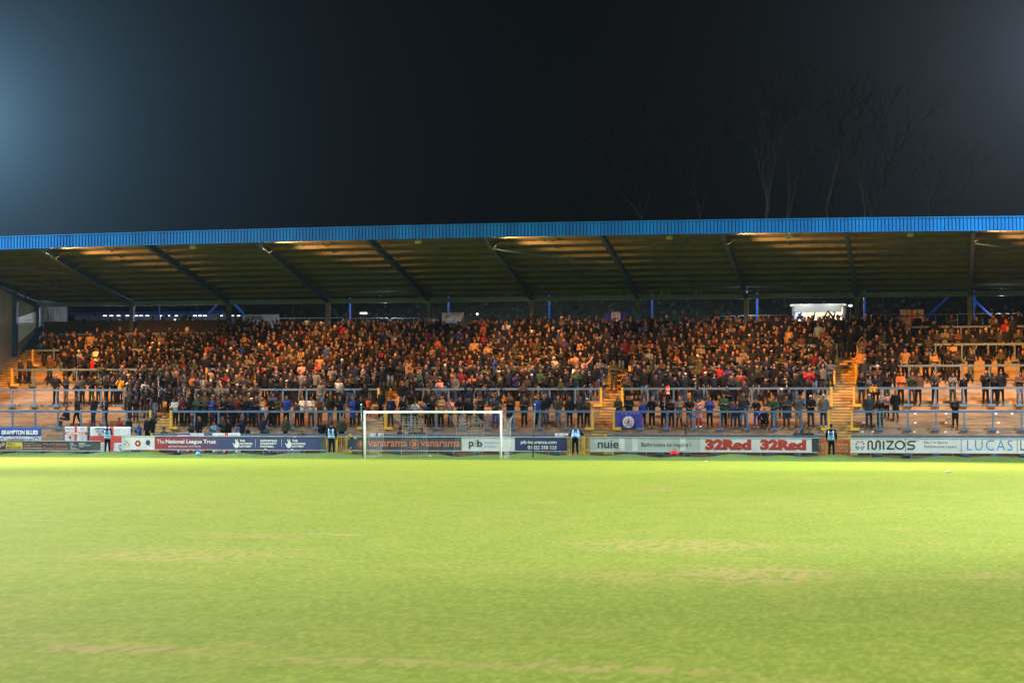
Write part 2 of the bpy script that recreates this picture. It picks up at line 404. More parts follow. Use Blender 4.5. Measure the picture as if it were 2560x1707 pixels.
# ribs under the roof sheet (corrugation seen from below)
# fascia: trapezoid ribs
mb = MB(); p = .2; x = -60.6
prof = [(0,0),(.024,.045),(.062,.045),(.086,0),(.2,0)]
px_, pts = [], []
while x < 16:
    for dx, dy in prof[:-1]: pts.append((x+dx, dy))
    x += p
for i in range(len(pts)-1):
    (a, da), (b, db) = pts[i], pts[i+1]; ca, cb = crown((a+b)/2), crown((a+b)/2); ca = crown(a); cb = crown(b)
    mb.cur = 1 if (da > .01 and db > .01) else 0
    zb, zt = 12.30, 13.00
    mb.add([(a,RF-.10+da,zb+ca),(b,RF-.10+db,zb+cb),(b,RF-.10+db,zt+cb),(a,RF-.10+da,zt+ca)], [(0,1,2,3)])
mb.cur = 0
fa = mb.build('fascia', [M['fascia'], M['fascia_d']], stand)
for z0, z1, yo in ((13.0,13.06,-.13),(12.27,12.30,-.115)):
    mb = MB()
    for i in range(len(XS)-1):
        a, b = XS[i], XS[i+1]; ca, cb = crown(a), crown(b)
        mb.add([(a,RF+yo,z0+ca),(b,RF+yo,z0+cb),(b,RF+.03,z0+cb),(a,RF+.03,z0+ca),(a,RF+yo,z1+ca),(b,RF+yo,z1+cb),(b,RF+.03,z1+cb),(a,RF+.03,z1+ca)],
               [(0,3,2,1),(4,5,6,7),(0,1,5,4),(2,3,7,6)])
    mb.build('fascia_flashing', M['fascia'], stand)
RX = [2.0+6.865*k for k in (1,0)] + [2.0-6.865*k for k in range(1,10)]
for X in RX:
    mb = MB(); c = crown(X); off = -.50
    y0_, y1_ = RF+.15, 126.2
    for (o_, w_, h_) in ((-.30,.22,.03),(-.68,.22,.03),(-.49,.03,.35)):
        mb.beam((X,y0_,roof_z(y0_)+o_+c),(X,y1_,roof_z(y1_)+o_+c*.3), w_, h_)
    mb.build('rafter', M['rafter'], stand)
for k in range(11):
    y = RF+.35+k*1.42; mb = MB()
    for i in range(len(XS)-1):
        a, b = XS[i], XS[i+1]; f_ = 1-.7*(y-RF)/(RB-RF)
        mb.beam((a,y,roof_z(y)-.15+crown(a)*f_),(b,y,roof_z(y)-.15+crown(b)*f_), .06, .2)
    mb.build('purlin', M['purlin'], stand)
# sag rods between purlins
for X in RX[1:]:
    mb = MB(); xm = X-3.43
    mb.tube([(xm,y,roof_z(y)-.1+crown(xm)*(1-.7*(y-RF)/(RB-RF))) for y in np.linspace(RF+.3,RB-.6,6)], .03, 5); mb.build('sag_bar', M['rafter'], stand)
# wind bracing tubes under two bays
for a in (-25.46, -59.8, 2.0):
    for (ya, yb) in ((114.2,118.2),(118.2,112.6+11.2),(123.8,118.2)):
        mb = MB(); b = a+6.865*1.0
        mb.tube([(a,ya,roof_z(ya)-.62+crown(a)),(b,yb,roof_z(yb)-.62+crown(b)*.6)], .05, 6); mb.build('brace', M['rafter'], stand)
mb = MB(); mb.box(-60.2, 16, 126.0, 126.24, 9.62, 9.92); mb.build('back_beam', M['beam'], stand)
for i, X in enumerate(RX):
    mb = MB(); mb.box(X-.14, X+.14, 125.98, 126.26, ZTOP if i < 10 else 0, 9.62); mb.box(X-.25, X+.25, 125.9, 126.34, ZTOP, ZTOP+.03) ; mb.build('column', M['column'], stand)
for X in RX[:-1]:
    if abs(X+46.1) < 1: continue
    mb = MB(); mb.bar((X+.35,130,ZTOP),(X+.35,130,10.2),.075,n=10); mb.build('rear_post', M['postblue'], stand)
for X in (-47.5, 1.4):      # knee braces that splay out under the roof at the rear
    for sgn in (-1, 1):
        mb = MB(); mb.tube([(X+sgn*.5,129.5,9.95),(X+sgn*(2.4 if X > 0 else 1.3),129.5,8.1 if X > 0 else 9.15)], .08, 8); mb.build('rear_brace', M['postblue'], stand)
    mb = MB(); mb.box(X-.55, X+.55, 129.45, 129.58, 9.93, 10.12); mb.build('rear_brace_plate', M['rail'], stand)
# end wall on the left: corrugated sheets, louvre, raking stringer, column
mb = MB(); y = 111.7
while y < 131:
    for a, b, c, d in ((0,.12,0,0),(.12,.15,0,.04),(.15,.21,.04,.04),(.21,.24,.04,0)):
        yt = min(y+a, 126.8); zt = roof_z(min(y+a,126.8))-.02; zt2 = roof_z(min(y+b,126.8))-.02
        mb.add([(XL-.02+c,y+a,0),(XL-.02+d,y+b,0),(XL-.02+d,y+b,zt2),(XL-.02+c,y+a,zt)], [(0,1,2,3)])
    y += .24
mb.build('end_wall', M['clad'], stand)
mb = MB(); n_ = 22
for i in range(n_):
    y = 123.1+i*(3.1/n_); mb.box(XL+.06, XL+.09, y, y+.07, 7.0+i*.06, 8.75+i*.028)
mb.build('louvre', M['white'], stand)
for y in (122.7, 126.1):
    mb = MB(); mb.box(XL+.03, XL+.30, y-.13, y+.13, 2, roof_z(y)-.5); mb.build('column', M['rafter'], stand)
mb = MB(); mb.beam((XL+.45,116.2,1.9),(XL+.45,126.2,8.2), .12, .38); mb.build('stringer', M['rafter'], stand)
mb = MB(); mb.tube([(XL+.75,116.2,1.6),(XL+.75,126.2,7.75)], .04, 6)
for k in range(14):
    y = 116.6+k*.72; z = 1.6+(y-116.2)*.615; mb.bar((XL+.75,y,z),(XL+.75,y,z-.85),.035,n=6)
mb.build('handrail', M['aisle'], stand)
mb = MB(); mb.box(XL+.5, -46.2, 126.35, 126.42, ZTOP, 8.62); mb.build('back_screen', M['dark'], stand)
for X in RX:       # knee braces from the rafter foot up to the purlin beside it
    for y in (114.0, 116.8):
        mb = MB(); c = crown(X); mb.tube([(X+.03,y,roof_z(y)-.66+c),(X+.62,y+.05,roof_z(y)-.26+c)], .035, 6); mb.build('fly_brace', M['purlin'], stand)
# small lamp boxes under the roof edge
for px in (482, 752, 1046, 1366, 1675, 1975, 2279):
    X = PX(px, 112.2); mb = MB(); mb.box(X-.17, X+.17, 112.0, 112.25, 12.05+crown(X), 12.24+crown(X)); mb.bar((X,112.12,12.24+crown(X)),(X,112.12,12.75+crown(X)),.02)
    mb.build('light_housing', mat('housing_cream', (.35,.36,.24), .5) if 'hc' not in M else M['hc'], stand)
# number plates on the steps
pm = MB(); pm.box(-.07,.07,-.012,0,-.05,.05); pmesh = pm.mesh('number_plate', M['white'])
def plate(px, py, Y):
    X, Z = P(px, py, Y); k = round((Y-Y0)/TREAD); yy = Y0+TREAD*k-.002
    o = bpy.data.objects.new('number_plate', pmesh); COL.objects.link(o); o.parent = stand
    o.location = Vector((X, yy, Z0+RISE*k-.07)) - stand.location
for px in (1359,1438,1561,1637,1740,1767,1841,1868,1946,1972,2050,2153,2181,2260,2286,2364,2391,2469,2496): plate(px, 1084, Y0+TREAD*4)
for px in (2156,2182,2286,2364,2494,1996,2063): plate(px, 1054, Y0+TREAD*8)
for px in (2160,2288,2365,2496): plate(px, 1039, Y0+TREAD*11)
for px in (2288,2365,2490,2530): plate(px, 1023, Y0+TREAD*14)

# sodium floodlights behind the fascia: they light the crowd and the underside of the roof
lamps = []
def ordinal(n): return '%d%s' % (n, 'th' if 10 <= n % 100 <= 20 else {1:'st',2:'nd',3:'rd'}.get(n % 10, 'th'))
SOD = (1.0, .36, .06)
LX = [X for X in RX[1::2]]
desc = ['far right edge', 'right of the blue rail flag', 'above the goal crossbar', 'left of the goal', 'far left end']
for i, X in enumerate(LX):
    c = crown(X); X1 = X+.55; z = 12.42+c
    root = empty('roof_floodlight', (X1, 112.05, z), 'orange sodium floodlight tucked behind the roof fascia at the %s' % desc[min(i,4)], 'floodlight', 'orange floodlights behind the fascia')
    mb = MB(); mb.box(X1-.22, X1+.22, 111.9, 112.12, z-.10, z+.14); mb.build('housing', M['black'], root)
    mb = MB(); mb.box(X1-.19, X1+.19, 112.121, 112.13, z-.08, z+.12); mb.build('lamp_face', M['lampface'], root)
    mb = MB(); mb.bar((X1-.2,112.0,z),(X1-.2,112.0,z+.4),.02); mb.bar((X1+.2,112.0,z),(X1+.2,112.0,z+.4),.02); mb.build('bracket', M['galv'], root)
    spot('roof_lamp_beam', (X1, 112.35, z-.12), (X1+.6, 117.6, 3.0), 8000, SOD, 100, .75, .25)
    l = bpy.data.lights.new('roof_lamp_spill', 'SPOT'); l.energy = 1700; l.color = (1,.40,.10); l.spot_size = R(92); l.spot_blend = .8; l.shadow_soft_size = .12
    o = bpy.data.objects.new('roof_lamp_spill', l); COL.objects.link(o); o.location = (X1-.2, 112.15, z-.30)
    o.rotation_euler = (Vector((X1+1.6, 113.0, z+.30)) - o.location).to_track_quat('-Z','Y').to_euler()

# ------------------------------------------------------------------ crush barriers
blocks = [(-57.6,-45.8,'beyond the far left flags'), (-44.5,-32.56,'above the blue and red charity board'), (-31.3,-19.14,'behind the goal'), (-17.9,-5.87,'above the pale grey boards'), (-4.62,9.0,'at the far right end')]
rown = ['lowest', 'second', 'third', 'fourth', 'fifth', 'top']
def barrier(Y, x0, x1, zr, label, endposts, foot=True, first=0):
    root = empty('crush_barrier', (x0, Y, step_z(Y)), label, 'crush barrier', 'blue crush barriers across the terrace')
    mb = MB(); mb.box(x0+.06, x1-.06, Y-.05, Y+.05, zr-.12, zr); mb.build('rail', M['rail'], root)
    n = max(1, round((x1-x0)/1.52)); zf = step_z(Y)
    for k in range(n+1):
        x = x0+(x1-x0)*k/n; e = (k in (0, n)) and endposts
        mb = MB()
        if e:
            mb.box(x-.06, x+.06, Y-.06, Y+.06, zf, zr+.02)
            s = 1 if k == 0 else -1
            mb.box(min(x-.07*s, x+.42*s), max(x-.07*s, x+.42*s), Y-.14-TREAD*0, Y+.14, zf-.0, zf+.16)
            mb.build('end_post', M['yellow'], root)
        else:
            mb.box(x-.045, x+.045, Y-.045, Y+.045, zf, zr-.12)
            mb.box(x-.2, x+.2, Y-.14, Y+.14, zf, zf+.15)
            mb.build('post', M['rail'], root)
for bi, (x0, x1, bn) in enumerate(blocks):
    for r in range(6):
        Y = Y0 + r*2.96
        if r == 0 and bi == 0:
            continue
        zr = step_z(Y) + 1.10
        if r == 5: Y += .0
        barrier(Y, x0, x1, zr, '%s blue crush barrier %s, counted up from the boards' % (rown[r], bn), True)
barrier(Y0, -57.6, PX(345, Y0), 1.62, 'tall blue front rail at far left carrying the hung banners', False)

# ------------------------------------------------------------------ lettering and flat shapes
def text_mesh(s, bold=0.0, spacing=1.0):
    cu = bpy.data.curves.new('t', 'FONT'); cu.body = s; cu.size = 1; cu.offset = bold; cu.space_character = spacing; cu.extrude = 0; cu.resolution_u = 3
    o = bpy.data.objects.new('t', cu); COL.objects.link(o); bpy.context.view_layer.update()
    dg = bpy.context.evaluated_depsgraph_get(); me = bpy.data.meshes.new_from_object(o.evaluated_get(dg))
    bpy.data.objects.remove(o); bpy.data.curves.remove(cu)
    v = np.array([x.co[:] for x in me.vertices]); f = [tuple(p_.vertices) for p_ in me.polygons]; bpy.data.meshes.remove(me)
    return v, f
def text(s, px0, px1, py0, py1, Y, m, parent, bold=0.0, name='lettering', spacing=1.0):
    """text fitted to the photo box (px0..px1, py0..py1) on the plane y=Y"""
    v, f = text_mesh(s, bold, spacing)
    mn, mx = v.min(0), v.max(0)
    xa, za = P(px0, py1, Y); xb, zb = P(px1, py0, Y)
    mb = MB(); fac = (xb-xa)/(mx[0]-mn[0]); fz = (zb-za)/(mx[1]-mn[1])
    mb.add([(xa+(a-mn[0])*fac, Y, za+(b-mn[1])*fz) for a, b, _ in v], f)
    return mb.build(name, m, parent)
def rect(px0, px1, py0, py1, Y, m, parent, name, th=.004):
    xa, za = P(px0, py1, Y); xb, zb = P(px1, py0, Y); mb = MB(); mb.box(xa, xb, Y, Y+th, za, zb); return mb.build(name, m, parent)
def poly(pts, Y, m, parent, name, th=.003):
    q = [P(a, b, Y) for a, b in pts]; n = len(q)
    mb = MB(); mb.add([(x,Y,z) for x,z in q]+[(x,Y+th,z) for x,z in q], [tuple(range(n)), tuple(range(n,2*n))[::-1]]+[(i,(i+1)%n,n+(i+1)%n,n+i) for i in range(n)])
    return mb.build(name, m, parent)
def disc(cx, cy, r, Y, m, parent, name, r2=0, n=24):
    x, z = P(cx, cy, Y); s = (P(cx+r, cy, Y)[0]-x); s2 = s*r2/r; mb = MB()
    o = [(x+s*math.cos(2*math.pi*k/n), Y, z+s*math.sin(2*math.pi*k/n)) for k in range(n)]
    if r2:
        i = [(x+s2*math.cos(2*math.pi*k/n), Y, z+s2*math.sin(2*math.pi*k/n)) for k in range(n)]
        mb.add(o+i, [(k,(k+1)%n,n+(k+1)%n,n+k) for k in range(n)])
    else: mb.add(o, [tuple(range(n))])
    return mb.build(name, m, parent)
# ------------------------------------------------------------------ advertising boards
YB = 107.9
def board(label, pxs, panels, z0=.36, z1=1.13, trim=True, group='advertising boards along the verge', legs=3):
    xa, xb = PX(pxs[0], YB), PX(pxs[1], YB)
    root = empty('advertising_board', ((xa+xb)/2, YB, 0), label, 'advertising board', group)
    for (p0, p1, mm) in panels:
        a, b = PX(p0, YB), PX(p1, YB)
        mb = MB(); mb.box(a+.004, b-.004, YB, YB+.03, z0+.02, z1-.02); mb.build('panel', mm, root)
    if trim:
        mb = MB(); mb.box(xa, xb, YB-.02, YB+.05, z1-.018, z1+.02); mb.build('top_trim', M['trim'], root)
        mb = MB(); mb.box(xa, xb, YB-.02, YB+.05, z0-.02, z0+.018); mb.build('bottom_trim', M['trim'], root)
    for k in range(legs):
        x = xa+(xb-xa)*(k+.5)/legs; mb = MB(); mb.box(x-.03, x+.03, YB+.051, YB+.11, 0, z1-.05); mb.build('leg', M['galv'], root)
    return root
YT = YB-.006
# mortgage board
b = board('low dark slate board with yellow box reading NEED A MORTGAGE', (-60, 252), [(-60,229,M['slate']),(229,252,M['slate2'])], .27, .84)
rect(15, 56, 1105, 1122, YT, M['boxyellow'], b, 'yellow_panel', .005)
text('NEED A', 17, 38, 1107, 1112.5, YT-.003, M['txtdark'], b, .02); text('MORTGAGE?', 17.5, 53, 1115, 1120.5, YT-.003, M['txtdark'], b, .02)
text('contact us today on', 59, 89, 1106, 1109, YT, M['trim'], b); text('01484 717777', 59, 104, 1111, 1117, YT, M['txtsalmon'], b, .03)
rect(58, 105, 1119.5, 1120.7, YT, M['trim'], b, 'underline', .002)
text('We write Bespoke', 108, 167, 1108, 1114, YT, M['txtsalmon'], b, .02); text('Financial Solutions', 108, 170, 1117, 1123, YT, M['txtsalmon'], b, .02)
for k, wd in enumerate((8,8,16,4,14,22)): rect(176, 176+wd, 1106.5+k*3, 1107.6+k*3, YT, M['trim'], b, 'small_print', .002)
for k, wd in enumerate((17,15,30,13)): rect(197, 197+wd, 1106.5+k*3, 1107.6+k*3, YT, M['trim'], b, 'small_print', .002)
psk = mat('portrait_skin', (.5,.33,.25), .6); phr = mat('portrait_hair', (.12,.10,.08), .6)
for cx, cy in ((0,1114),(8,1110)):
    disc(cx, cy-2.5, 5, YT+.002, phr, b, 'portrait_hair'); disc(cx, cy, 4.2, YT, psk, b, 'portrait_face')
# league trust board
def grad(name, c1, c2, xa, xb):
    m = bpy.data.materials.new(name); m.use_nodes = True; n = m.node_tree; bs = n.nodes['Principled BSDF']; bs.inputs['Roughness'].default_value = .5
    tc = n.nodes.new('ShaderNodeTexCoord'); sp = n.nodes.new('ShaderNodeSeparateXYZ'); n.links.new(tc.outputs['Object'], sp.inputs[0])
    r = n.nodes.new('ShaderNodeMapRange'); r.inputs[1].default_value = xa; r.inputs[2].default_value = xb; n.links.new(sp.outputs[0], r.inputs[0])
    mx = n.nodes.new('ShaderNodeMix'); mx.data_type = 'RGBA'; mx.inputs[6].default_value = (*c1,1); mx.inputs[7].default_value = (*c2,1); n.links.new(r.outputs[0], mx.inputs[0]); n.links.new(mx.outputs[2], bs.inputs['Base Color']); return m
M['trust'] = grad('board_red_to_blue', (.36,.04,.05), (.05,.07,.19), PX(395,YB), PX(560,YB))
b = board('long red to navy board reading The National League Trust', (304, 813), [(304,387,M['offwhite']),(387,800,M['trust']),(800,813,M['slate2'])], legs=5)
text('The', 392.5, 411, 1098.5, 1108.5, YT, M['txtwhite'], b); text('National League Trust', 414, 540, 1098.5, 1110.8, YT, M['txtwhite'], b, .025)
text('Supporting your community', 428, 502, 1112.8, 1118.6, YT, M['txtwhite'], b)
def hand_logo(px, py):
    pts = [(0,9),(3,10),(6,13),(8,7),(6,1),(8,-1),(10,5),(11.5,-1),(13.5,0),(12,8),(14,5),(15.5,6),(14.5,11),(16.5,9),(17,11),(16.5,17),(13,21),(8,21.5),(4,18),(3,14)]
    poly([(px+a, py+b_) for a, b_ in pts], YT, M['txtwhite'], b, 'crossed_fingers_logo')
hand_logo(581, 1098)
for i, (s, e) in enumerate((('THE',612),('NATIONAL',632),('LOTTERY',629))): text(s, 599, e, 1099+i*7, 1104+i*7, YT, M['txtwhite'], b, .05)
rect(638.3, 639, 1098, 1117, YT, M['txtwhite'], b, 'divider', .002)
for i, (s, e) in enumerate((('SUPPORTING',692.5),('COMMUNITY',692),('FOOTBALL',685))): text(s, 650.5, e, 1099+i*7, 1104+i*7, YT, M['txtwhite'], b, .05)
rect(703.8, 704.5, 1098, 1117, YT, M['txtwhite'], b, 'divider', .002)
hand_logo(712, 1098)
for i, (s, e) in enumerate((('THE',744),('NATIONAL',764.5),('LOTTERY',760))): text(s, 730, e, 1099+i*7, 1104+i*7, YT, M['txtwhite'], b, .05)
disc(317.5, 1108.5, 8.2, YT, M['trim'], b, 'ball_emblem', 7.2); 
for k in range(3): disc(317.5+4*math.cos(R(90+120*k)+1), 1108.5+3.4*math.sin(R(90+120*k)+1), 1.7, YT, M['txtdark'], b, 'ball_spot', n=6)
for k in range(6): disc(344.6+4.8*math.cos(R(60*k)), 1108+5*math.sin(R(60*k)), 3.2, YT-.001*k, M['txtred'], b, 'rosette_petal')
disc(344.6, 1108, 2.6, YT-.008, M['offwhite'], b, 'rosette_centre')
poly([(365,1104),(367,1101),(369,1098.5),(371,1100.5),(373.5,1099.5),(375,1103),(376,1107),(373,1109),(375,1112),(371,1114),(368,1111),(364.5,1110)], YT, M['txtnavy'], b, 'lion_emblem')
for (a, c) in ((424,1116),(736,1092),(664,1122),(730,1123)): rect(a-3, a+3, c-1.5, c+1.5, YT-.004, M['trim'], b, 'torn_patch', .002)
# vanarama / pib
b = board('dark slate and white board reading vanarama and pib behind the goal', (869, 1417), [(869,1154,M['slate']),(1154,1287,M['offwhite']),(1287,1417,M['navy'])], legs=6)
def roundel(cx, cy, r):
    disc(cx, cy, r, YT, M['txtsalmon'], b, 'roundel_ring', r*.82); disc(cx, cy+r*.05, r*.5, YT, M['txtsalmon'], b, 'roundel_ball'); poly([(cx-r*.3,cy-r*.3),(cx,cy-r*.95),(cx+r*.35,cy-r*.3)], YT-.002, M['txtorange'], b, 'roundel_flame')
roundel(902,1110,8.5); roundel(1036,1110,11)
text('vanarama', 919, 1018, 1102.5, 1116, YT, M['txtsalmon'], b, .02); text('vanarama', 1051, 1150, 1103, 1116, YT, M['txtsalmon'], b, .02)
text('p', 1172, 1184.5, 1103, 1122, YT, M['txtdark'], b, .03); text('i', 1186.5, 1190, 1099, 1117, YT, M['txtsky'], b, .03); text('b', 1192.5, 1206, 1099, 1117, YT, M['txtdark'], b, .03)
text('insurance', 1212, 1248, 1102.5, 1108.5, YT, M['txtsky'], b); text('brokers', 1212, 1240, 1111.5, 1118.5, YT, M['txtsky'], b)
text('pib-insurance.com', 1302, 1391.5, 1100.5, 1111.5, YT, M['txtwhite'], b, .02); text('01422 358 525', 1319.5, 1391.5, 1114, 1122.5, YT, M['txtwhite'], b, .02)
for (a, c, s) in ((877,1119,4),(872,1096,3),(888,1094.5,7),(873,1123,3)): rect(a-s/2, a+s/2, c-1.5, c+1.5, YT-.004, M['trim'], b, 'torn_patch', .002)
# nuie / 32Red
b = board('long pale board reading nuie and 32Red twice in red', (1474, 2047), [(1474,1612,M['paleblue']),(1612,1750,M['paleblue']),(1750,1889,M['offwhite']),(1889,2029,M['offwhite']),(2029,2047,M['slate'])], legs=6)
text('nuie', 1494.5, 1546.5, 1099.5, 1120, YT, M['txtdark'], b, .012); text('Bathrooms to inspire /', 1603.5, 1728, 1106, 1119, YT, M['txtdark'], b, .004)
text('32Red', 1763, 1878, 1098, 1124.5, YT, M['txtred'], b, .07); text('32Red', 1900.5, 2015.5, 1098.5, 1124.8, YT, M['txtred'], b, .07)
for a in (1548,1580,1700): rect(a, a+14, 1095, 1126.5, YT+.002, M['offwhite'], b, 'pale_stripe', .002)
# mizos / lucas
b = board('white board at far right reading MIZOS and LUCAS', (2126, 2640), [(2126,2264,M['offwhite']),(2264,2403,M['offwhite']),(2403,2543,M['offwhite']),(2543,2640,M['offwhite'])], legs=5)
def stroke(pts, wpx, m, name, Y=YT):
    """thick line through photo points, round joints, as one flat mesh with thickness"""
    q = [P(a, c, Y) for a, c in pts]; r = (P(pts[0][0]+wpx/2, pts[0][1], Y)[0]-q[0][0]); mb = MB()
    for i in range(len(q)-1):
        (x1,z1),(x2,z2) = q[i], q[i+1]; d = math.hypot(x2-x1, z2-z1) or 1e-6; nx_, nz_ = -(z2-z1)/d*r, (x2-x1)/d*r
        yy = Y-.0004*i
        mb.add([(x1+nx_,yy,z1+nz_),(x2+nx_,yy,z2+nz_),(x2-nx_,yy,z2-nz_),(x1-nx_,yy,z1-nz_)], [(0,1,2,3)])
    for i, (x,z) in enumerate(q): mb.add([(x+r*math.cos(2*math.pi*k/10),Y-.0004*i-.0002,z+r*math.sin(2*math.pi*k/10)) for k in range(10)], [tuple(range(10))])
    return mb.build(name, m, b)
def arc(cx, cy, rx, ry, a0, a1, n=8): return [(cx+rx*math.cos(R(a0+(a1-a0)*k/n)), cy+ry*math.sin(R(a0+(a1-a0)*k/n))) for k in range(n+1)]
D_ = M['txtdark']
stroke([(2170.5,1122)]+[(2170.5,1107)]+arc(2175.5,1107,5,5,180,360)+[(2180.5,1117)]+arc(2185.5,1117,5,5,180,0)+[(2190.5,1107)]+arc(2195.5,1107,5,5,180,360)+[(2200.5,1122)], 4, D_, 'lettering')
stroke([(2209,1103),(2209,1122)], 4, D_, 'lettering')
stroke([(2217,1103),(2233,1103),(2218,1121.5),(2235,1121.5)], 4, D_, 'lettering')
stroke(arc(2250,1112,11,9.8,0,360,22), 4, D_, 'lettering')
stroke([(2288,1103),(2277,1103)]+arc(2275,1107.5,5,4.6,270,90,6)+[(2281,1112.3)]+arc(2281,1117,5,4.6,-90,90,6)+[(2270,1121.7)], 4, D_, 'lettering')
text('TM', 2291, 2296, 1101, 1103.5, YT, D_, b)
for s in (-1, 1):
    stroke([(2150+s*1.5,1105),(2150+s*5,1101.5),(2150+s*11,1109.5),(2150+s*7,1110)], 1.6, M['txtred'], 'logo_stroke')
    stroke([(2150+s*11,1116),(2150+s*5,1116),(2150+s*2,1119),(2150+s*6,1124),(2150+s*11,1116)], 1.6, M['txtnavy'], 'logo_stroke')
text('No 1 in Sports', 2310.5, 2369, 1102, 1110.5, YT, M['slate'], b); text('Performance Layers', 2310.5, 2391, 1112.5, 1121, YT, M['slate'], b)
text('LUCAS', 2418, 2531, 1100, 1125, YT, M['txtblue'], b, -.012, spacing=1.25); text('LUCAS', 2551, 2664, 1100, 1125, YT, D_, b, -.012, spacing=1.25) if False else text('L', 2551, 2562, 1100, 1125, YT, D_, b, -.005)
for a in (2264, 2403, 2543): rect(a-.4, a+.4, 1094, 1129.5, YT-.001, M['slate'], b, 'joint', .002)

# ------------------------------------------------------------------ goal
YG = 102.9; gx0, gx1 = PX(912.5, YG), PX(1252.5, YG)
goal = empty('goal', ((gx0+gx1)/2, YG, 0), 'white football goal frame with net gathered up in bunches', 'goal')
for x in (gx0, gx1):
    mb = MB(); mb.bar((x,YG,0),(x,YG,2.50),.06,n=14); mb.build('post', M['white'], goal, True)
mb = MB(); mb.bar((gx0-.06,YG,2.50),(gx1+.06,YG,2.50),.062,n=14); mb.build('crossbar', M['white'], goal, True)
def net_panel(fn, ns, ntt, r=.0038, name='net'):
    """fn(s,t)->point; cords along both directions"""
    mb = MB(); jit = {}
    g = [[Vector(fn(i/ns, j/ntt)) + Vector((random.uniform(-.012,.012), random.uniform(-.02,.02), random.uniform(-.012,.012)))*(0 < j) for j in range(ntt+1)] for i in range(ns+1)]
    for i in range(ns+1): mb.tube(g[i], r*(1.5 if i in (0,ns) else 1), 4)
    for j in range(1, ntt+1): mb.tube([g[i][j] for i in range(ns+1)], r, 4)
    mb.build(name, M['net'], goal)
def bez(a, b_, c, t): return tuple((1-t)**2*a[k]+2*t*(1-t)*b_[k]+t*t*c[k] for k in range(3))
def swathe(tl, tr, ml, mr, bl, br, n=9):
    def pt(q, Y): x, z = P(q[0], q[1], Y); return (x, Y, max(z, .03))
    TL, TR, ML, MR, BL, BR = pt(tl,YG+.05), pt(tr,YG+.05), pt(ml,YG+1.9), pt(mr,YG+1.9), pt(bl,YG+2.1), pt(br,YG+2.1)
    def fn(s, t):
        L = lambda a, b_: tuple(a[k]+(b_[k]-a[k])*s for k in range(3))
        top, mid, bot = L(TL,TR), L(ML,MR), L(BL,BR)
        if t < .38:
            u = t/.38; c = tuple((top[k]+mid[k])/2 for k in range(3)); c = (c[0], c[1], c[2]-.10-.1*math.sin(s*3.1)); return bez(top, c, mid, u)
        u = (t-.38)/.62; x = mid[0]+(bot[0]-mid[0])*u+.03*math.sin(u*6+s*4); return (x, mid[1]+(bot[1]-mid[1])*u, mid[2]+(bot[2]-mid[2])*u)
    net_panel(fn, n, 20)
swathe((983,1036),(1048,1036),(1006,1063),(1066,1066),(1004,1149),(1067,1149))
swathe((1120,1036),(1190,1036),(1141,1064),(1212,1056),(1136,1149),(1203,1147))
def side(x, inner):
    def fn(s, t):
        # s: from post backwards, t: downwards
        topz = 2.32-.16*math.sin(s*3.14)+(0 if inner else .02*s)
        back = 1.9 if not inner else 2.3
        bx = (x+.12) if not inner else x+.1
        nar = 1-.45*min(1,t*2.2) if not inner else 1-.10*t
        yy = YG+.05+s*back*nar
        return (bx+(.12*s if not inner else .25*s)+.05*math.sin(t*9+s*3), yy, topz*(1-t)+.04)
    net_panel(fn, 7, 22)
side(gx0, True); side(gx1, False)
for px0, px1, lab in ((903.5, 907.5, 'thin dark green net pole just left of the goal'), (1337.5, 1332, 'thin dark green net pole right of the goal, leaning')):
    Y = 104.8; xa, za = P(px0, 1012, Y); xb, zb = P(px1, 1147, Y); r_ = empty('net_pole', (xb, Y, .06), lab, 'pole', 'dark green net poles')
    mb = MB(); mb.tube([(xb,Y,.03),((xa+xb)/2,Y,za/2),(xa,Y,za)], .035, 8); mb.build('pole', M['poleg'], r_, True)
    mb = MB(); mb.ball((xa,Y,za+.02), .05,.05,.05, 8, 4); mb.build('cap', M['galv'], r_)
    mb = MB(); s = 1 if px0 < 1000 else -1
    mb.tube([(xa,Y,za),(xa+s*.6,Y-.6,za-.35),(xa+s*1.6,YG+.4,2.45)], .008, 4); mb.build('guy_cord', M['poleg'], r_)

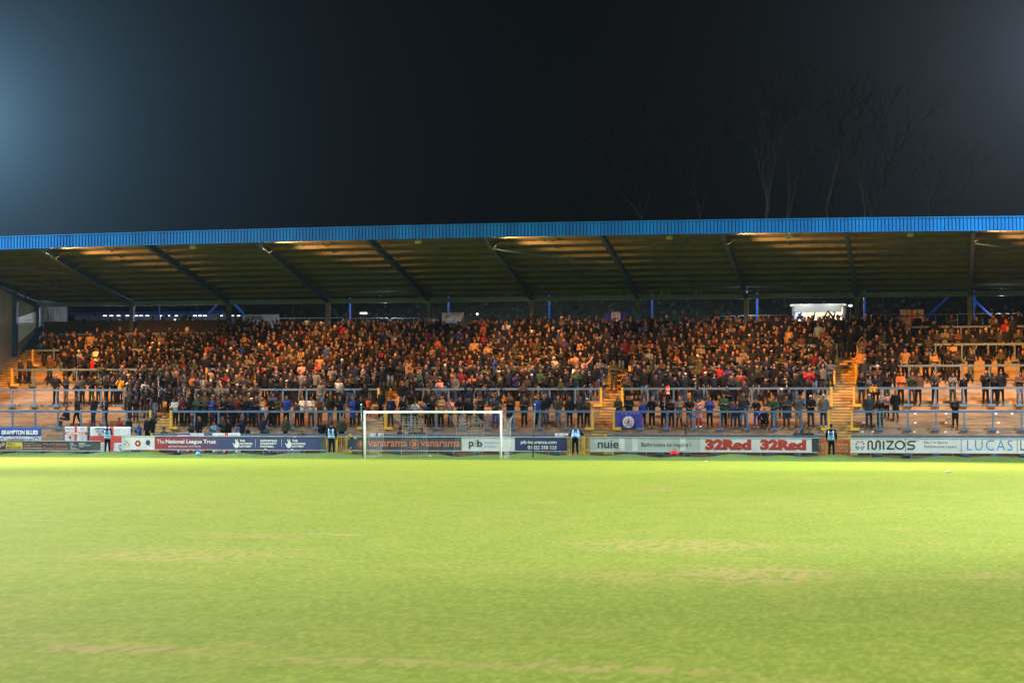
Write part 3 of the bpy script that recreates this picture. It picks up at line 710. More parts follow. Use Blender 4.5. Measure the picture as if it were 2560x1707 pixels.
# ------------------------------------------------------------------ flags and banners
def cloth(px0, px1, py0, py1, Y, m, parent, name, sag=0.0, amp=.03, nx_=26, nz_=12, bands=None, seed=0):
    """hanging cloth with folds; bands: list of (px0,px1,py0,py1,material index)"""
    xa, za = P(px0, py1, Y); xb, zb = P(px1, py0, Y); mb = MB(); rr = random.Random(seed); p1, p2, p3 = rr.random()*6, rr.random()*6, rr.random()*6
    def pos(u, v):
        x = xa+(xb-xa)*u; s = 4*u*(1-u); z = zb+(za-zb)*v - sag*s*(1-v)
        f = (.25+.75*v)
        return (x+.015*math.sin(v*7+p1)*f, Y+amp*f*math.sin(u*15+v*2+p1)+amp*.6*f*math.sin(u*31-v*4+p2), z+.012*math.sin(u*11+p3)*v)
    us = sorted(set([i/nx_ for i in range(nx_+1)]+[(q-px0)/(px1-px0) for b_ in (bands or []) for q in b_[:2] if px0 < q < px1]))
    vs_ = sorted(set([i/nz_ for i in range(nz_+1)]+[(q-py0)/(py1-py0) for b_ in (bands or []) for q in b_[2:4] if py0 < q < py1]))
    base = len(mb.v)
    for v in vs_:
        for u in us: mb.v.append(pos(u, v))
    n = len(us)
    for j in range(len(vs_)-1):
        for i in range(n-1):
            mid = (px0+(px1-px0)*(us[i]+us[i+1])/2, py0+(py1-py0)*(vs_[j]+vs_[j+1])/2); k = 0
            for b_ in (bands or []):
                if b_[0] <= mid[0] <= b_[1] and b_[2] <= mid[1] <= b_[3]: k = b_[4]
            mb.f.append((j*n+i, (j+1)*n+i, (j+1)*n+i+1, j*n+i+1)); mb.m.append(k)
    o = mb.build(name, m, parent, True)
    sd = o.modifiers.new('thickness', 'SOLIDIFY'); sd.thickness = .004
    return o
def flag(name, label, cat, Y, px0, px1, py0, py1, mats, bands=None, **k):
    x, z = P((px0+px1)/2, py1, Y); r_ = empty(name, (x, Y, z), label, cat, k.pop('group', None))
    cloth(px0, px1, py0, py1, Y, mats, r_, 'cloth', bands=bands, **k); return r_
W_, RD, BL_, NV = M['flagwhite'], M['flagred'], M['flagblue'], M['flagpurple']
f1 = flag('banner', 'blue and white banner reading BRAMPTON BLUES on the left front rail', 'banner', 108.8, -12, 103, 1069, 1108, [BL_, W_], [(-12,103,1090,1108,1)], amp=.02)
text('BRAMPTON BLUES', 4, 95, 1075, 1086, 108.74, M['txtwhite'], f1, .05); text('CHESTERFIELD FC', 16, 82, 1097, 1104, 108.74, M['txtnavy'], f1, .05)
disc(91, 1099, 6, 108.745, M['txtdark'], f1, 'crest', 4.6); disc(5, 1099, 4.5, 108.745, M['txtnavy'], f1, 'crest', 3)
f1 = flag('flag', 'small white flag with red cross reading CHESTERFIELD FC', 'flag', 108.8, 162, 218, 1066.5, 1104, [W_, RD], [(186,192.5,1066,1105,1),(162,218,1079.5,1086.5,1)], amp=.02, seed=2)
text('CHESTERFIELD FC', 165, 213, 1080.7, 1085.3, 108.74, M['txtwhite'], f1, .04); disc(174.5, 1092.5, 3.4, 108.745, M['txtred'], f1, 'rose_emblem')
text('SPIREITES', 165, 183, 1070, 1074, 108.74, M['txtnavy'], f1); text('CFC', 201, 210, 1069, 1075, 108.74, M['txtnavy'], f1)
f1 = flag('flag', 'large white flag with red cross reading SPIREITES TILL WE DIE', 'flag', 108.35, 226, 327, 1066.5, 1132, [W_, RD], [(274,284,1066,1133,1),(226,327,1089,1106,1)], amp=.03, seed=5, nx_=36)
for i, (s, a, c) in enumerate((('SPIREITES',237,262),('TILL WE',240,260),('DIE',245,252.5))): text(s, a, c, 1069+i*7, 1074+i*7, 108.28, M['txtnavy'], f1, .03)
disc(301, 1118, 5.5, 108.28, M['txtnavy'], f1, 'crest', 4)
flag('flag', 'union flag and white ensign mostly hidden behind the red and blue board', 'flag', 108.45, 444, 510, 1082.5, 1131, [W_, RD, NV], [(444,475,1083,1087,2),(449,452,1083,1131,1),(470,480,1088,1131,1),(492,500,1122,1131,2)], amp=.03, seed=7)
flag('flag', 'white flag with red centre bar hanging behind the charity board', 'flag', 108.45, 531, 601, 1082.5, 1132, [W_, RD], [(561.5,570.5,1082,1133,1)], amp=.04, seed=8)
f1 = flag('banner', 'narrow blue banner with white letters poking out under the board', 'banner', 108.3, 668, 757, 1100, 1133, [NV], amp=.02, seed=9)
text('W  IT HE D W SUPPORTERS', 671, 752, 1126.5, 1131.5, 108.25, M['txtwhite'], f1)
f1 = flag('flag', 'royal blue flag with round boat badge hung on second rail', 'flag', 111.92, 1538, 1606, 1025, 1072, [NV], sag=.12, amp=.03, seed=11)
disc(1571, 1054.5, 14.5, 111.84, M['flagwhite'], f1, 'badge'); poly([(1566,1058),(1573,1043),(1575,1058)], 111.83, M['txtred'], f1, 'red_sail')
for s in (((1559,1056),(1565,1047),(1569,1056)), ((1577,1056),(1580,1047),(1585,1056))):
    for i in range(3):
        a, c = s[i], s[(i+1)%3]; poly([(a[0],a[1]),(c[0],c[1]),(c[0]+.8,c[1]+.9),(a[0]+.8,a[1]+.9)], 111.83, M['txtnavy'], f1, 'sail_outline')
for i in range(3): rect(1562+i, 1582-i, 1059.5+i*2.8, 1060.4+i*2.8, 111.83, M['txtnavy'], f1, 'wave', .002)
for i, (s, a, c) in enumerate((('T',1546,1030),('A',1555,1033),('P',1566,1035),('T',1577,1035),('O',1587,1034),('N',1596,1032))): text(s, a-1.6, a+1.6, c-2, c+2.4, 111.83, M['txtsky'], f1)
f1 = flag('flag', 'white flag with small red cross on the back rail above the goal', 'flag', 125.6, 1105, 1160, 781, 808, [W_], amp=.04, seed=12)
poly([(1111,791),(1123,788),(1123,789.4),(1111,792.4)], 125.5, M['txtred'], f1, 'red_cross'); poly([(1116,786),(1117.6,786),(1118.6,794),(1117,794)], 125.5, M['txtred'], f1, 'red_cross'); text('CFC  CFC', 1127, 1153, 783, 788, 125.5, M['txtnavy'], f1); text('TOWN', 1112, 1136, 801, 806, 125.5, M['txtblue'], f1)
f1 = flag('flag', 'dark blue flag with white shield crest on the back rail', 'flag', 125.6, 1512, 1569, 778, 806, [NV], amp=.04, seed=13)
poly([(1528,784),(1551,784),(1551,797),(1540,806),(1529,797)], 125.5, M['flagwhite'], f1, 'shield'); poly([(1528,780),(1551,780),(1550,783),(1529,783)], 125.5, M['flagwhite'], f1, 'crest_band')
poly([(1542,800),(1545,786),(1547,800)], 125.49, M['txtred'], f1, 'spire'); text('FC', 1532, 1540, 786, 795, 125.49, M['txtnavy'], f1)
f1 = flag('flag', 'white flag with red cross held up at the back right', 'flag', 125.6, 2250, 2309, 773.5, 807, [W_, RD], [(2276,2283,773,808,1),(2250,2309,787,792.5,1)], amp=.04, seed=14)
text('SPIREITES', 2253, 2270, 777, 780, 125.5, M['txtnavy'], f1); rect(2293, 2294.4, 774, 803, 125.48, M['txtdark'], f1, 'fold_strap')
f1 = flag('flag', 'crumpled white flag draped over the front rail by the left goalpost', 'flag', 108.95, 924, 958, 1083, 1090, [W_, BL_], [(940,946,1083,1090,1)], amp=.03, seed=15, nz_=4)
f1 = flag('flag', 'crumpled white flag over the rail beside the leaning steward', 'flag', 108.95, 1387, 1420, 1083, 1092, [W_, RD], [(1412,1420,1088,1092,1)], amp=.03, seed=16, nz_=4)

# ------------------------------------------------------------------ gates, plastic barriers, small things
def gate(px0, px1, label, solid=()):
    Y = 108.0; xa, xb = PX(px0, Y), PX(px1, Y); r_ = empty('gate', ((xa+xb)/2, Y, 0), label, 'gate', 'yellow steel gates between the boards')
    for x in (xa, (xa+xb)/2, xb):
        mb = MB(); mb.box(x-.035, x+.035, Y-.035, Y+.035, .05, 1.18); mb.build('gate_post', M['yellow'], r_)
    for z in (.24, 1.12):
        mb = MB(); mb.box(xa+.035, xb-.035, Y-.025, Y+.025, z-.03, z+.03); mb.build('gate_rail', M['yellow'], r_)
    n = 11
    for k in range(1, n):
        if k*2 == n: continue
        x = xa+(xb-xa)*k/n; mb = MB(); mb.box(x-.01, x+.01, Y-.01, Y+.01, .27, 1.09); mb.build('gate_bar', M['yellow'], r_)
gate(817, 868, 'yellow barred gate left of the goal with steward in front'); gate(1419, 1473, 'yellow barred gate right of the goal with leaning steward')
def pb(px0, px1, label):
    Y = 108.3; xa, xb = PX(px0, Y), PX(px1, Y); r_ = empty('plastic_barrier', ((xa+xb)/2, Y, 0), label, 'plastic barrier', 'orange plastic barriers in the gap')
    mb = MB()
    for (a, b_, z0, z1) in ((0,1,.85,1.05),(0,1,.12,.28),(0,.12,.28,.85),(.88,1,.28,.85),(.30,.40,.28,.85),(.6,.7,.28,.85)):
        mb.box(xa+(xb-xa)*a, xa+(xb-xa)*b_, Y-.03+.002*a, Y+.03, z0, z1)
    mb.build('frame', M['orange'], r_); mb = MB(); mb.box(xa+.1, xa+.3, Y-.2, Y+.2, 0, .115); mb.box(xb-.3, xb-.1, Y-.2, Y+.2, 0, .115); mb.build('foot', M['black'], r_)
pb(2048, 2086, 'orange plastic barrier left of the right hand steward'); pb(2088, 2124, 'orange plastic barrier right of the right hand steward')
def balloon(px, py, Y, label, r=.12, m='balloon'):
    x, z = P(px, py, Y); r_ = empty('balloon', (x, Y, z), label, 'balloon'); mb = MB(); mb.ball((x,Y,z), r, r, r*1.1, 14, 9); mb.build('skin', M[m], r_, True); mb = MB(); mb.bar((x,Y,z-r*1.18),(x,Y,z-r*1.05),.02,.008,6); mb.build('knot', M[m], r_)
balloon(495.5, 1134, 105.2, 'pale blue balloon resting on the grass verge below the board'); balloon(658, 1024, 111.6, 'pale blue balloon floating at the second rail left of the goal')
balloon(1052, 956, 116.4, 'pale blue balloon held low in the crowd above the goal'); balloon(1076, 905, 119, 'pale blue balloon held high in the crowd above the goal')
M['balloon2'] = mat('balloon_deep_blue', (.03,.12,.55), .25); balloon(591, 1073, 110, 'deep blue balloon beside people at the front rail', .11, 'balloon2')
def small(name, label, cat, px, py, fn, z=0.0):
    x, y = G(px, py, z); r_ = empty(name, (x, y, z), label, cat); fn(x, y, z, r_)
def bagf(x, y, z, r_):
    mb = MB(); mb.rings([((x,y,z),(.22,0,0),(0,.12,0)),((x,y,z+.06),(.25,0,0),(0,.15,0)),((x,y,z+.2),(.22,0,0),(0,.12,0)),((x,y,z+.27),(.12,0,0),(0,.05,0))], 12); mb.build('bag_body', M['bag'], r_, True)
    mb = MB(); mb.tube([(x-.1,y,z+.24),(x-.06,y,z+.36),(x+.06,y,z+.36),(x+.1,y,z+.24)], .012, 5); mb.build('strap', M['black'], r_)
small('holdall', 'small red holdall lying on grass under the nuie board', 'bag', 1686, 1138, bagf, .17)
def bottlef(x, y, z, r_):
    mb = MB(); mb.bar((x,y,z+.035),(x+.18,y+.03,z+.035),.035,n=10); mb.build('bottle_body', M['white'], r_, True); mb = MB(); mb.bar((x+.18,y+.03,z+.035),(x+.23,y+.04,z+.035),.02,n=8); mb.build('bottle_cap', M['txtblue'], r_)
small('drinks_bottle', 'white bottle with blue cap lying on the pitch at far right', 'bottle', 2363, 1181, bottlef)
def litterf(x, y, z, r_):
    k_ = .55
    mb = MB(); mb.add([(x-.15*k_,y,z+.02*k_),(x+.02*k_,y-.08*k_,z+.03*k_),(x+.2*k_,y,z+.015*k_),(x+.03*k_,y+.1*k_,z+.07*k_)], [(0,1,3),(1,2,3),(0,3,2),(0,2,1)]); mb.build('wrapper', M['white'], r_)
for (px, py, z, lab) in ((1765,1153,0,'scrap of white paper at the pitch edge below the red lettering'),(1074,1140,.15,'crumpled white bag on the verge inside the goal'),(1424,1137,.17,'white drinks cup on the verge left of the leaning steward'),(1434,1137.5,.17,'white wrapper between the feet of the leaning steward'),
                        (232,1130,.15,'white scrap under the mortgage board nearest the flag')):
    small('litter', lab, 'litter', px, py, litterf, z)
# pitch markings that survive as faint chalk
mb = MB()
for (px, py, l) in ((120,1301,70),(800,1333,62),(1378,1255,18),(1660,1217,40),(370,1192,30)):
    x, y = G(px, py); x1, y1 = G(px+l/2, py+l*.004); mb.add([(2*x-x1,2*y-y1-.06,.004),(x1,y1-.06,.004),(x1,y1+.06,.004),(2*x-x1,2*y-y1+.06,.004)], [(0,1,2,3)])
tag(mb.build('chalk_marking', mat('faint_chalk', (.42,.42,.26), .9, .5, 12, (.22,.26,.06))), kind='structure')

# ------------------------------------------------------------------ people
PX_ = (1,0,0); 
def pose(kind, seed=0):
    rr = random.Random(seed); j = lambda a=.02: rr.uniform(-a, a)
    p = dict(pel=(0,0,.95), hd=(j(.02),-.03,1.66), lean=0)
    sh = [(-.19,0,1.44),(.19,0,1.44)]
    kn = [(-.11,-.03,.50),(.11,-.03,.50)]; ft = [(-.13,0,.07),(.13,0,.07)]
    el = [(-.27,.05,1.17),(.27,.05,1.17)]; ha = [(-.25,-.06,.93),(.25,-.06,.93)]
    if kind == 'crossed': el = [(-.27,-.06,1.18),(.27,-.06,1.18)]; ha = [(.10,-.21,1.20),(-.10,-.20,1.24)]
    if kind == 'clap': el = [(-.27,-.08,1.17),(.27,-.08,1.17)]; ha = [(-.035,-.31,1.33),(.035,-.31,1.33)]
    if kind == 'pockets': el = [(-.31,.08,1.18),(.31,.08,1.18)]; ha = [(-.18,-.10,.98),(.18,-.10,.98)]
    if kind == 'lean': el = [(-.26,-.10,1.20),(.26,-.10,1.20)]; ha = [(-.12,-.36,1.12),(.12,-.36,1.12)]; p['lean'] = .10
    if kind == 'phone': el = [(-.24,-.10,1.18),(.24,-.10,1.18)]; ha = [(-.05,-.30,1.28),(.06,-.28,1.26)]; 
    if kind == 'raised': el = [(-.42,-.02,1.60),(.42,-.02,1.60)]; ha = [(-.58,-.05,1.88),(.58,-.05,1.88)]
    if kind == 'overhead': el = [(-.26,-.06,1.68),(.26,-.06,1.68)]; ha = [(-.08,-.10,1.93),(.08,-.10,1.93)]
    if kind == 'point': el = [(-.27,.05,1.17),(.34,-.08,1.62)]; ha = [(-.25,-.06,.93),(.42,-.12,1.88)]
    if kind == 'walk': kn = [(-.10,-.14,.52),(.10,.02,.50)]; ft = [(-.10,-.20,.08),(.10,.24,.08)]; el = [(-.28,.12,1.18),(.28,-.02,1.17)]; ha = [(-.27,.10,.94),(.27,-.16,.97)]
    if kind == 'face': el = [(-.28,-.12,1.22),(.28,-.12,1.22)]; ha = [(-.06,-.18,1.58),(.06,-.18,1.58)]
    if kind == 'sit':
        p['pel'] = (0,.05,.45); d = -.50
        sh = [(-.19,.0,.94),(.19,.0,.94)]; p['hd'] = (0,-.05,1.17); kn = [(-.13,-.40,.50),(.13,-.40,.50)]; ft = [(-.12,-.42,.07),(.12,-.42,.07)]
        el = [(-.28,-.10,.70),(.28,-.10,.70)]; ha = [(-.08,-.33,.62),(.08,-.33,.62)]
    if kind == 'crouch':
        p['pel'] = (0,.08,.30); sh = [(-.18,-.06,.78),(.18,-.06,.78)]; p['hd'] = (0,-.12,1.0); kn = [(-.18,-.34,.46),(.18,-.34,.46)]; ft = [(-.15,-.10,.07),(.15,-.10,.07)]
        el = [(-.28,-.25,.56),(.28,-.25,.56)]; ha = [(-.05,-.42,.50),(.05,-.42,.50)]
    if kind == 'lean':
        sh = [(x,y-.10,z-.03) for x,y,z in sh]; p['hd'] = (0,-.16,1.62)
    if kind == 'bend':      # leaning over a gate, seen from behind
        sh = [(-.19,-.34,1.28),(.19,-.34,1.28)]; p['hd'] = (.02,-.50,1.45); el = [(-.34,-.46,1.12),(.30,-.46,1.05)]; ha = [(-.42,-.62,1.10),(.12,-.60,1.08)]
    p.update(sh=sh, kn=kn, ft=ft, el=el, ha=ha); return p
V = Vector
def limb(mb, pts, rs, n=8):
    mb.tube([V(q) for q in pts], rs, n)
def torso_rings(p, k=1.0, hem=-.1, top=1):
    pel, s0, s1 = V(p['pel']), V(p['sh'][0]), V(p['sh'][1]); ch = (s0+s1)/2; up = (ch-pel); L = up.length; d = up.normalized(); x = V((1,0,0)); y = d.cross(x)
    prof = [(hem,.165,.125),(.0,.17,.13),(.25,.160,.115),(.55,.178,.125),(.85,.19,.125),(1.0,.165,.105),(1.10,.085,.075)]
    return [(pel+d*L*t, x*a*k, y*b_*k) for t, a, b_ in prof[:None if top else -1]]
def hand_geo(mb, wr, el, curl=.5, low=False):
    wr, el = V(wr), V(el); d = (wr-el).normalized(); side = d.cross(V((0,0,1)) if abs(d.z) < .9 else V((0,1,0))).normalized(); nrm = side.cross(d)
    c = wr+d*.045
    mb.rings([(wr-d*.02, side*.026, nrm*.02),(wr+d*.02, side*.036, nrm*.017),(wr+d*.07, side*.042, nrm*.015),(wr+d*.095, side*.036, nrm*.011)], 8)
    if low: return
    for k, (o_, ln) in enumerate(((-.030,.062),(-.010,.072),(.010,.068),(.029,.052))):
        a = wr+d*.085+side*o_; b_ = a+d*ln*.5-nrm*curl*.012; c_ = b_+(d*.8-nrm*curl).normalized()*ln*.5; mb.tube([a,b_,c_],[.0095,.0088,.0075],6)
    a = wr+d*.03-side*.033; mb.tube([a, a+(d-side*.9).normalized()*.035, a+(d*1.3-side*.7).normalized()*.068],[.012,.0105,.009],6)
def head_geo(mb, p, n=14):
    h = V(p['hd']); x, y = .076, .095
    rs = []
    for dz, a, b_, oy in ((-.125,.034,.040,.0),(-.105,.052,.066,-.012),(-.07,.064,.080,-.008),(-.03,.071,.088,0),(.02,.076,.094,.006),(.06,.073,.092,.010),(.09,.058,.074,.012),(.112,.032,.042,.012),(.118,.01,.012,.012)):
        rs.append((h+V((0,oy,dz)), (a,0,0), (0,b_,0)))
    mb.rings(rs, n)
    mb.rings([(h+V((0,-.088,.012)),(.008,0,0),(0,.01,0)),(h+V((0,-.100,-.018)),(.012,0,0),(0,.014,0)),(h+V((0,-.092,-.036)),(.015,0,0),(0,.012,0))], 6)
    for s in (-1,1): mb.ball(h+V((s*.077,.012,-.01)), .010,.018,.030, 6, 4)
    ne = (V(p['sh'][0])+V(p['sh'][1]))/2
    mb.tube([ne+V((0,.005,-.04)), ne*.5+h*.5+V((0,.015,-.03)), h+V((0,.01,-.08))], [.062,.056,.052], 10)
def remesh(mb, name, mats, vox, dec=None):
    o = bpy.data.objects.new('tmp', mb.mesh('tmp', mats)); COL.objects.link(o)
    m = o.modifiers.new('r', 'REMESH'); m.mode = 'VOXEL'; m.voxel_size = vox; m.use_smooth_shade = True
    s = o.modifiers.new('s', 'SMOOTH'); s.iterations = 2; s.factor = .5
    if dec: d = o.modifiers.new('d', 'DECIMATE'); d.ratio = dec
    bpy.context.view_layer.update(); dg = bpy.context.evaluated_depsgraph_get()
    me = bpy.data.meshes.new_from_object(o.evaluated_get(dg)); me.name = name; bpy.data.objects.remove(o)
    me.materials.clear()
    for q in (mats if isinstance(mats, list) else [mats]): me.materials.append(q)
    me.polygons.foreach_set('use_smooth', [True]*len(me.polygons)); me.polygons.foreach_set('material_index', [0]*len(me.polygons))
    return me
def body_mb(p, low=False):
    mb = MB(); mb.rings(torso_rings(p, .86, -.08), 12); head_geo(mb, p)
    for s in (0,1):
        sh, el, ha = V(p['sh'][s]), V(p['el'][s]), V(p['ha'][s]); kn, ft = V(p['kn'][s]), V(p['ft'][s]); pel = V(p['pel'])
        inn = sh+(V((0,0,sh.z))-V((sh.x,0,sh.z)))*.45 ; inn.y = sh.y
        mb.tube([inn, sh, sh*.5+el*.5, el, el*.4+ha*.6, ha], [.05,.052,.045,.038,.036,.024], 8)
        hand_geo(mb, ha, el)
        hp = pel+V((-.09 if s == 0 else .09,0,-.02))
        mb.tube([hp, hp*.5+kn*.5, kn, kn*.6+ft*.4, ft], [.082,.075,.052,.05,.036], 8)
        mb.rings([(ft+V((0,.05,-.045)),(.03,0,0),(0,.03,0)),(ft+V((0,.0,-.035)),(.036,0,0),(0,.08,0)),(ft+V((0,-.06,-.045)),(.04,0,0),(0,.12,0))][:2], 8)
    return mb
def jacket_mb(p, long=0, hood=False, n=14, bulk=1.0):
    mb = MB(); hem = -.12-long*.45
    rs = torso_rings(p, 1.08*bulk, -.1)
    if long:
        pel = V(p['pel']); rs = [(pel+V((0,0,-.42)), V((.20,0,0)), V((0,.17,0)))]+rs
    mb.rings(rs, n)
    for s in (0,1):
        sh, el, ha = V(p['sh'][s]), V(p['el'][s]), V(p['ha'][s]); inn = V((sh.x*.55, sh.y, sh.z+.01)); wr = ha*.92+el*.08
        mb.tube([inn, sh+V((0,0,.005)), sh*.5+el*.5, el, el*.45+wr*.55, wr], [r_*bulk for r_ in (.078,.078,.070,.062,.056,.043)], 9)
    ne = (V(p['sh'][0])+V(p['sh'][1]))/2; h = V(p['hd'])
    mb.rings([(ne+V((0,.01,-.01)),(.10,0,0),(0,.085,0)),(ne+V((0,.02,.055)),(.072,0,0),(0,.075,0))], 10)
    if hood: mb.ball(ne+V((0,.11,.03)), .11, .06, .07, 10, 5)
    return mb
def trouser_mb(p, n=10):
    mb = MB(); pel = V(p['pel']); sit = p['pel'][2] < .6
    mb.rings([(pel+V((0,0,-.10)),(.15,0,0),(0,.12,0)),(pel,(.168,0,0),(0,.13,0)),(pel+V((0,0,.12)),(.158,0,0),(0,.118,0))], 12)
    for s in (0,1):
        kn, ft = V(p['kn'][s]), V(p['ft'][s]); hp = pel+V((-.085 if s == 0 else .085,0,-.03)); an = ft*.9+kn*.1
        mb.tube([hp, hp*.5+kn*.5, kn, kn*.5+an*.5, an], [.098,.092,.073,.066,.058], n)
    return mb
def shoe_mb(p, side_):
    mb = MB()
    for s in (side_,):
        f = V(p['ft'][s])
        mb.rings([(f+V((0,-.06,-.068)),(.045,0,0),(0,.13,0)),(f+V((0,-.06,-.035)),(.047,0,0),(0,.13,0)),(f+V((0,-.02,0)),(.038,0,0),(0,.07,0)),(f+V((0,.01,.03)),(.036,0,0),(0,.042,0))], 12)
    return mb
def hair_mb(p, style, n=14):
    mb = MB(); h = V(p['hd']); 
    if style == 'short': prof = ((-.02,.070,.060,.038),(.02,.080,.072,.034),(.055,.081,.094,.016),(.085,.068,.088,.012),(.115,.042,.058,.012),(.128,.012,.016,.012))
    elif style == 'long': prof = ((-.22,.055,.035,.055),(-.12,.082,.050,.045),(-.03,.086,.066,.036),(.03,.086,.078,.028),(.06,.082,.098,.014),(.095,.068,.086,.012),(.125,.035,.045,.012),(.132,.01,.012,.012))
    elif style == 'cap': prof = ((.035,.082,.100,.004),(.055,.083,.102,.006),(.09,.074,.090,.010),(.118,.045,.055,.012),(.128,.012,.014,.012))
    elif style == 'beanie': prof = ((.01,.083,.102,.008),(.05,.086,.104,.008),(.10,.074,.090,.012),(.14,.046,.055,.014),(.155,.014,.016,.014))
    else: prof = ((-.11,.090,.080,.055),(-.03,.100,.090,.045),(.05,.104,.108,.020),(.10,.084,.096,.016),(.14,.045,.055,.016),(.15,.012,.014,.016))
    mb.rings([(h+V((0,oy,dz)),(a,0,0),(0,b_,0)) for dz,a,b_,oy in prof], n)
    if style == 'cap': mb.rings([(h+V((0,-.12,.034)),(.062,0,0),(0,.055,0)),(h+V((0,-.115,.044)),(.064,0,0),(0,.055,0))], 12)
    return mb
POSES = ['stand','crossed','clap','pockets','lean','phone','raised','overhead','point','walk','face','sit','crouch','bend']
STY = {'short':'short hair','long':'long hair','cap':'a cap','beanie':'a woolly hat','hood':'the hood up','bald':'a bald head'}
_cache = {}
def pm_(kind, what, fn):
    k = (kind, what)
    if k not in _cache: _cache[k] = fn(pose(kind))
    return _cache[k]
def body_mesh(p):
    me = remesh(body_mb(p), 'person', [M['skin'], M['eye']], .0095, .22)
    h = p['hd']; mb = MB()
    return me
def mk_eyes(p):
    mb = MB(); h = V(p['hd'])
    for s in (-1,1): mb.ball(h+V((s*.030,-.083,.018)), .012,.006,.007, 6, 4)
    mb.box(h.x-.022, h.x+.022, h.y-.087, h.y-.080, h.z-.064, h.z-.057)
    return mb.mesh('eyes', M['eye'], True)
def part(me, name, root, col):
    o = bpy.data.objects.new(name, me); COL.objects.link(o); o.parent = root; o.color = (*col, 1); return o
def person(X, Y, Z, kind='stand', top=(.02,.02,.025), leg=(.02,.022,.03), hair=(.05,.03,.02), style='short', skin=(.42,.25,.17), rot=0, sc=1.0, long=0, label='', group=None, shoe=(.03,.03,.03), scarf=None, vest=False, inner=None, legs=True):
    o = bpy.data.objects.new('person', pm_(kind, 'body', body_mesh)); COL.objects.link(o)
    o.location = (X, Y, Z); o.rotation_euler = (0,0,rot); o.scale = (sc,sc,sc); o.color = (*skin, 1); tag(o, label, 'person', group)
    part(pm_(kind, 'jacket%d' % long, lambda p: remesh(jacket_mb(p, long, True, bulk=1.13), 'jacket', M['cloth'], .022)), 'coat' if long else 'jacket', o, top)
    if inner: 
        def inn(p):
            mb = MB(); c = (V(p['sh'][0])+V(p['sh'][1]))/2; pl = V(p['pel']); a = c*.95+pl*.05; b_ = c*.35+pl*.65
            mb.rings([(b_+V((0,-.115,0)),(.045,0,0),(0,.03,0)),((a+b_)/2+V((0,-.122,0)),(.055,0,0),(0,.03,0)),(a+V((0,-.085,0)),(.06,0,0),(0,.03,0))], 8); return mb.mesh('shirt', M['cloth'], True)
        part(pm_(kind, 'inner', inn), 'shirt', o, inner)
    part(pm_(kind, 'trousers', lambda p: remesh(trouser_mb(p), 'trousers', M['cloth'], .022)), 'trousers', o, leg)
    for si in (0,1): part(pm_(kind, 'shoe%d' % si, lambda p: shoe_mb(p, si).mesh('shoe', M['shoe'], True)), 'shoe', o, shoe)
    if style != 'bald': part(pm_(kind, 'hair_'+style, lambda p: hair_mb(p, style).mesh('hair', M['hair'], True)), {'cap':'cap','beanie':'woolly_hat','hood':'hood'}.get(style, 'hair'), o, hair)
    part(pm_(kind, 'eyes', mk_eyes), 'eyes', o, (0,0,0))
    if scarf:
        def sc_(p):
            mb = MB(); ne = (V(p['sh'][0])+V(p['sh'][1]))/2
            mb.tube([ne+V((.075*math.cos(t), .075*math.sin(t)*1.1-.005, .045-.02*math.sin(-t))) for t in np.linspace(0, 6.0, 12)], .026, 6)
            for k in range(4): mb.box(.02+ne.x, .075+ne.x, ne.y-.165, ne.y-.145, ne.z-.06-.09*(k+1)+.006, ne.z-.06-.09*k)
            return mb.mesh('scarf', M['cloth'], True)
        part(pm_(kind, 'scarf', sc_), 'scarf', o, scarf)
    return o
BLK, NVY, CHR, OLV, BRN, GRY, TAN = (.010,.011,.013), (.011,.017,.038), (.028,.032,.036), (.036,.042,.024), (.062,.038,.024), (.10,.105,.11), (.25,.17,.095)
RED, BLU, ORG, WHI, PNK, GRN, YEL, BUR, PUR, LBL = (.24,.02,.02), (.02,.045,.24), (.42,.11,.03), (.42,.42,.42), (.36,.20,.21), (.022,.06,.04), (.42,.25,.03), (.09,.015,.02), (.035,.028,.11), (.13,.22,.32)
CN = {BLK:'black',NVY:'navy',CHR:'charcoal',OLV:'olive',BRN:'brown',GRY:'grey',TAN:'tan',RED:'red',BLU:'bright blue',ORG:'orange',WHI:'white',PNK:'pale pink',GRN:'dark green',YEL:'yellow',BUR:'burgundy',PUR:'purple',LBL:'light blue'}
JEAN, DJ = (.08,.13,.22), (.02,.03,.06)
HB, HD, HY, HG = (.03,.018,.012), (.012,.010,.008), (.24,.15,.06), (.13,.125,.12)
ROWS = {1: Y0+.42+TREAD*2, 2: Y0+2.96+.42, 3: Y0+5.92+.42, 4: Y0+8.88+.42, 5: Y0+11.84+.42}
SK = [(.19,.108,.075),(.22,.13,.094),(.155,.09,.06),(.20,.118,.086),(.07,.04,.026)]
# (px, Y, pose, top, legs, style, haircolour, scale, long, phrase)
E = []
def e(px, Y, kind, top, leg, style='short', hc=HB, sc=1.0, lab='', **k): E.append((px, Y, kind, top, leg, style, hc, sc, lab, k))
R1, R2, R3, R4, R5 = (Y0+1.1), Y0+2.96+.40, Y0+5.92+.40, Y0+8.88+.40, Y0+11.84+.40
e(167,R2,'sit',NVY,GRN,sc=.95,lab='person in navy top sitting on the steps at far left'); e(193,R2,'walk',BLK,BLK,lab='person in black striding along the far left steps'); e(234,R2,'stand',BLK,DJ,lab='person in black standing above the small cross flag')
e(263,R2,'crossed',BLK,BLK,lab='person in black tracksuit above the large cross flag',scarf=WHI); e(298,R1,'pockets',RED,DJ,sc=.93,lab='person in red jacket behind the large cross flag'); e(323,R1,'phone',BLK,BLK,'hood',BLK,.98,'hooded person in black right of the red jacket')
e(348,R1-.4,'clap',BLU,DJ,sc=.85,lab='child in bright blue shirt at the left aisle foot',hc=HY); e(370,R1,'stand',BLK,BLK,lab='tall person in black standing in the left aisle'); e(382,R1+.3,'pockets',CHR,BLK,lab='person in charcoal at the left aisle, rightmost of the group')
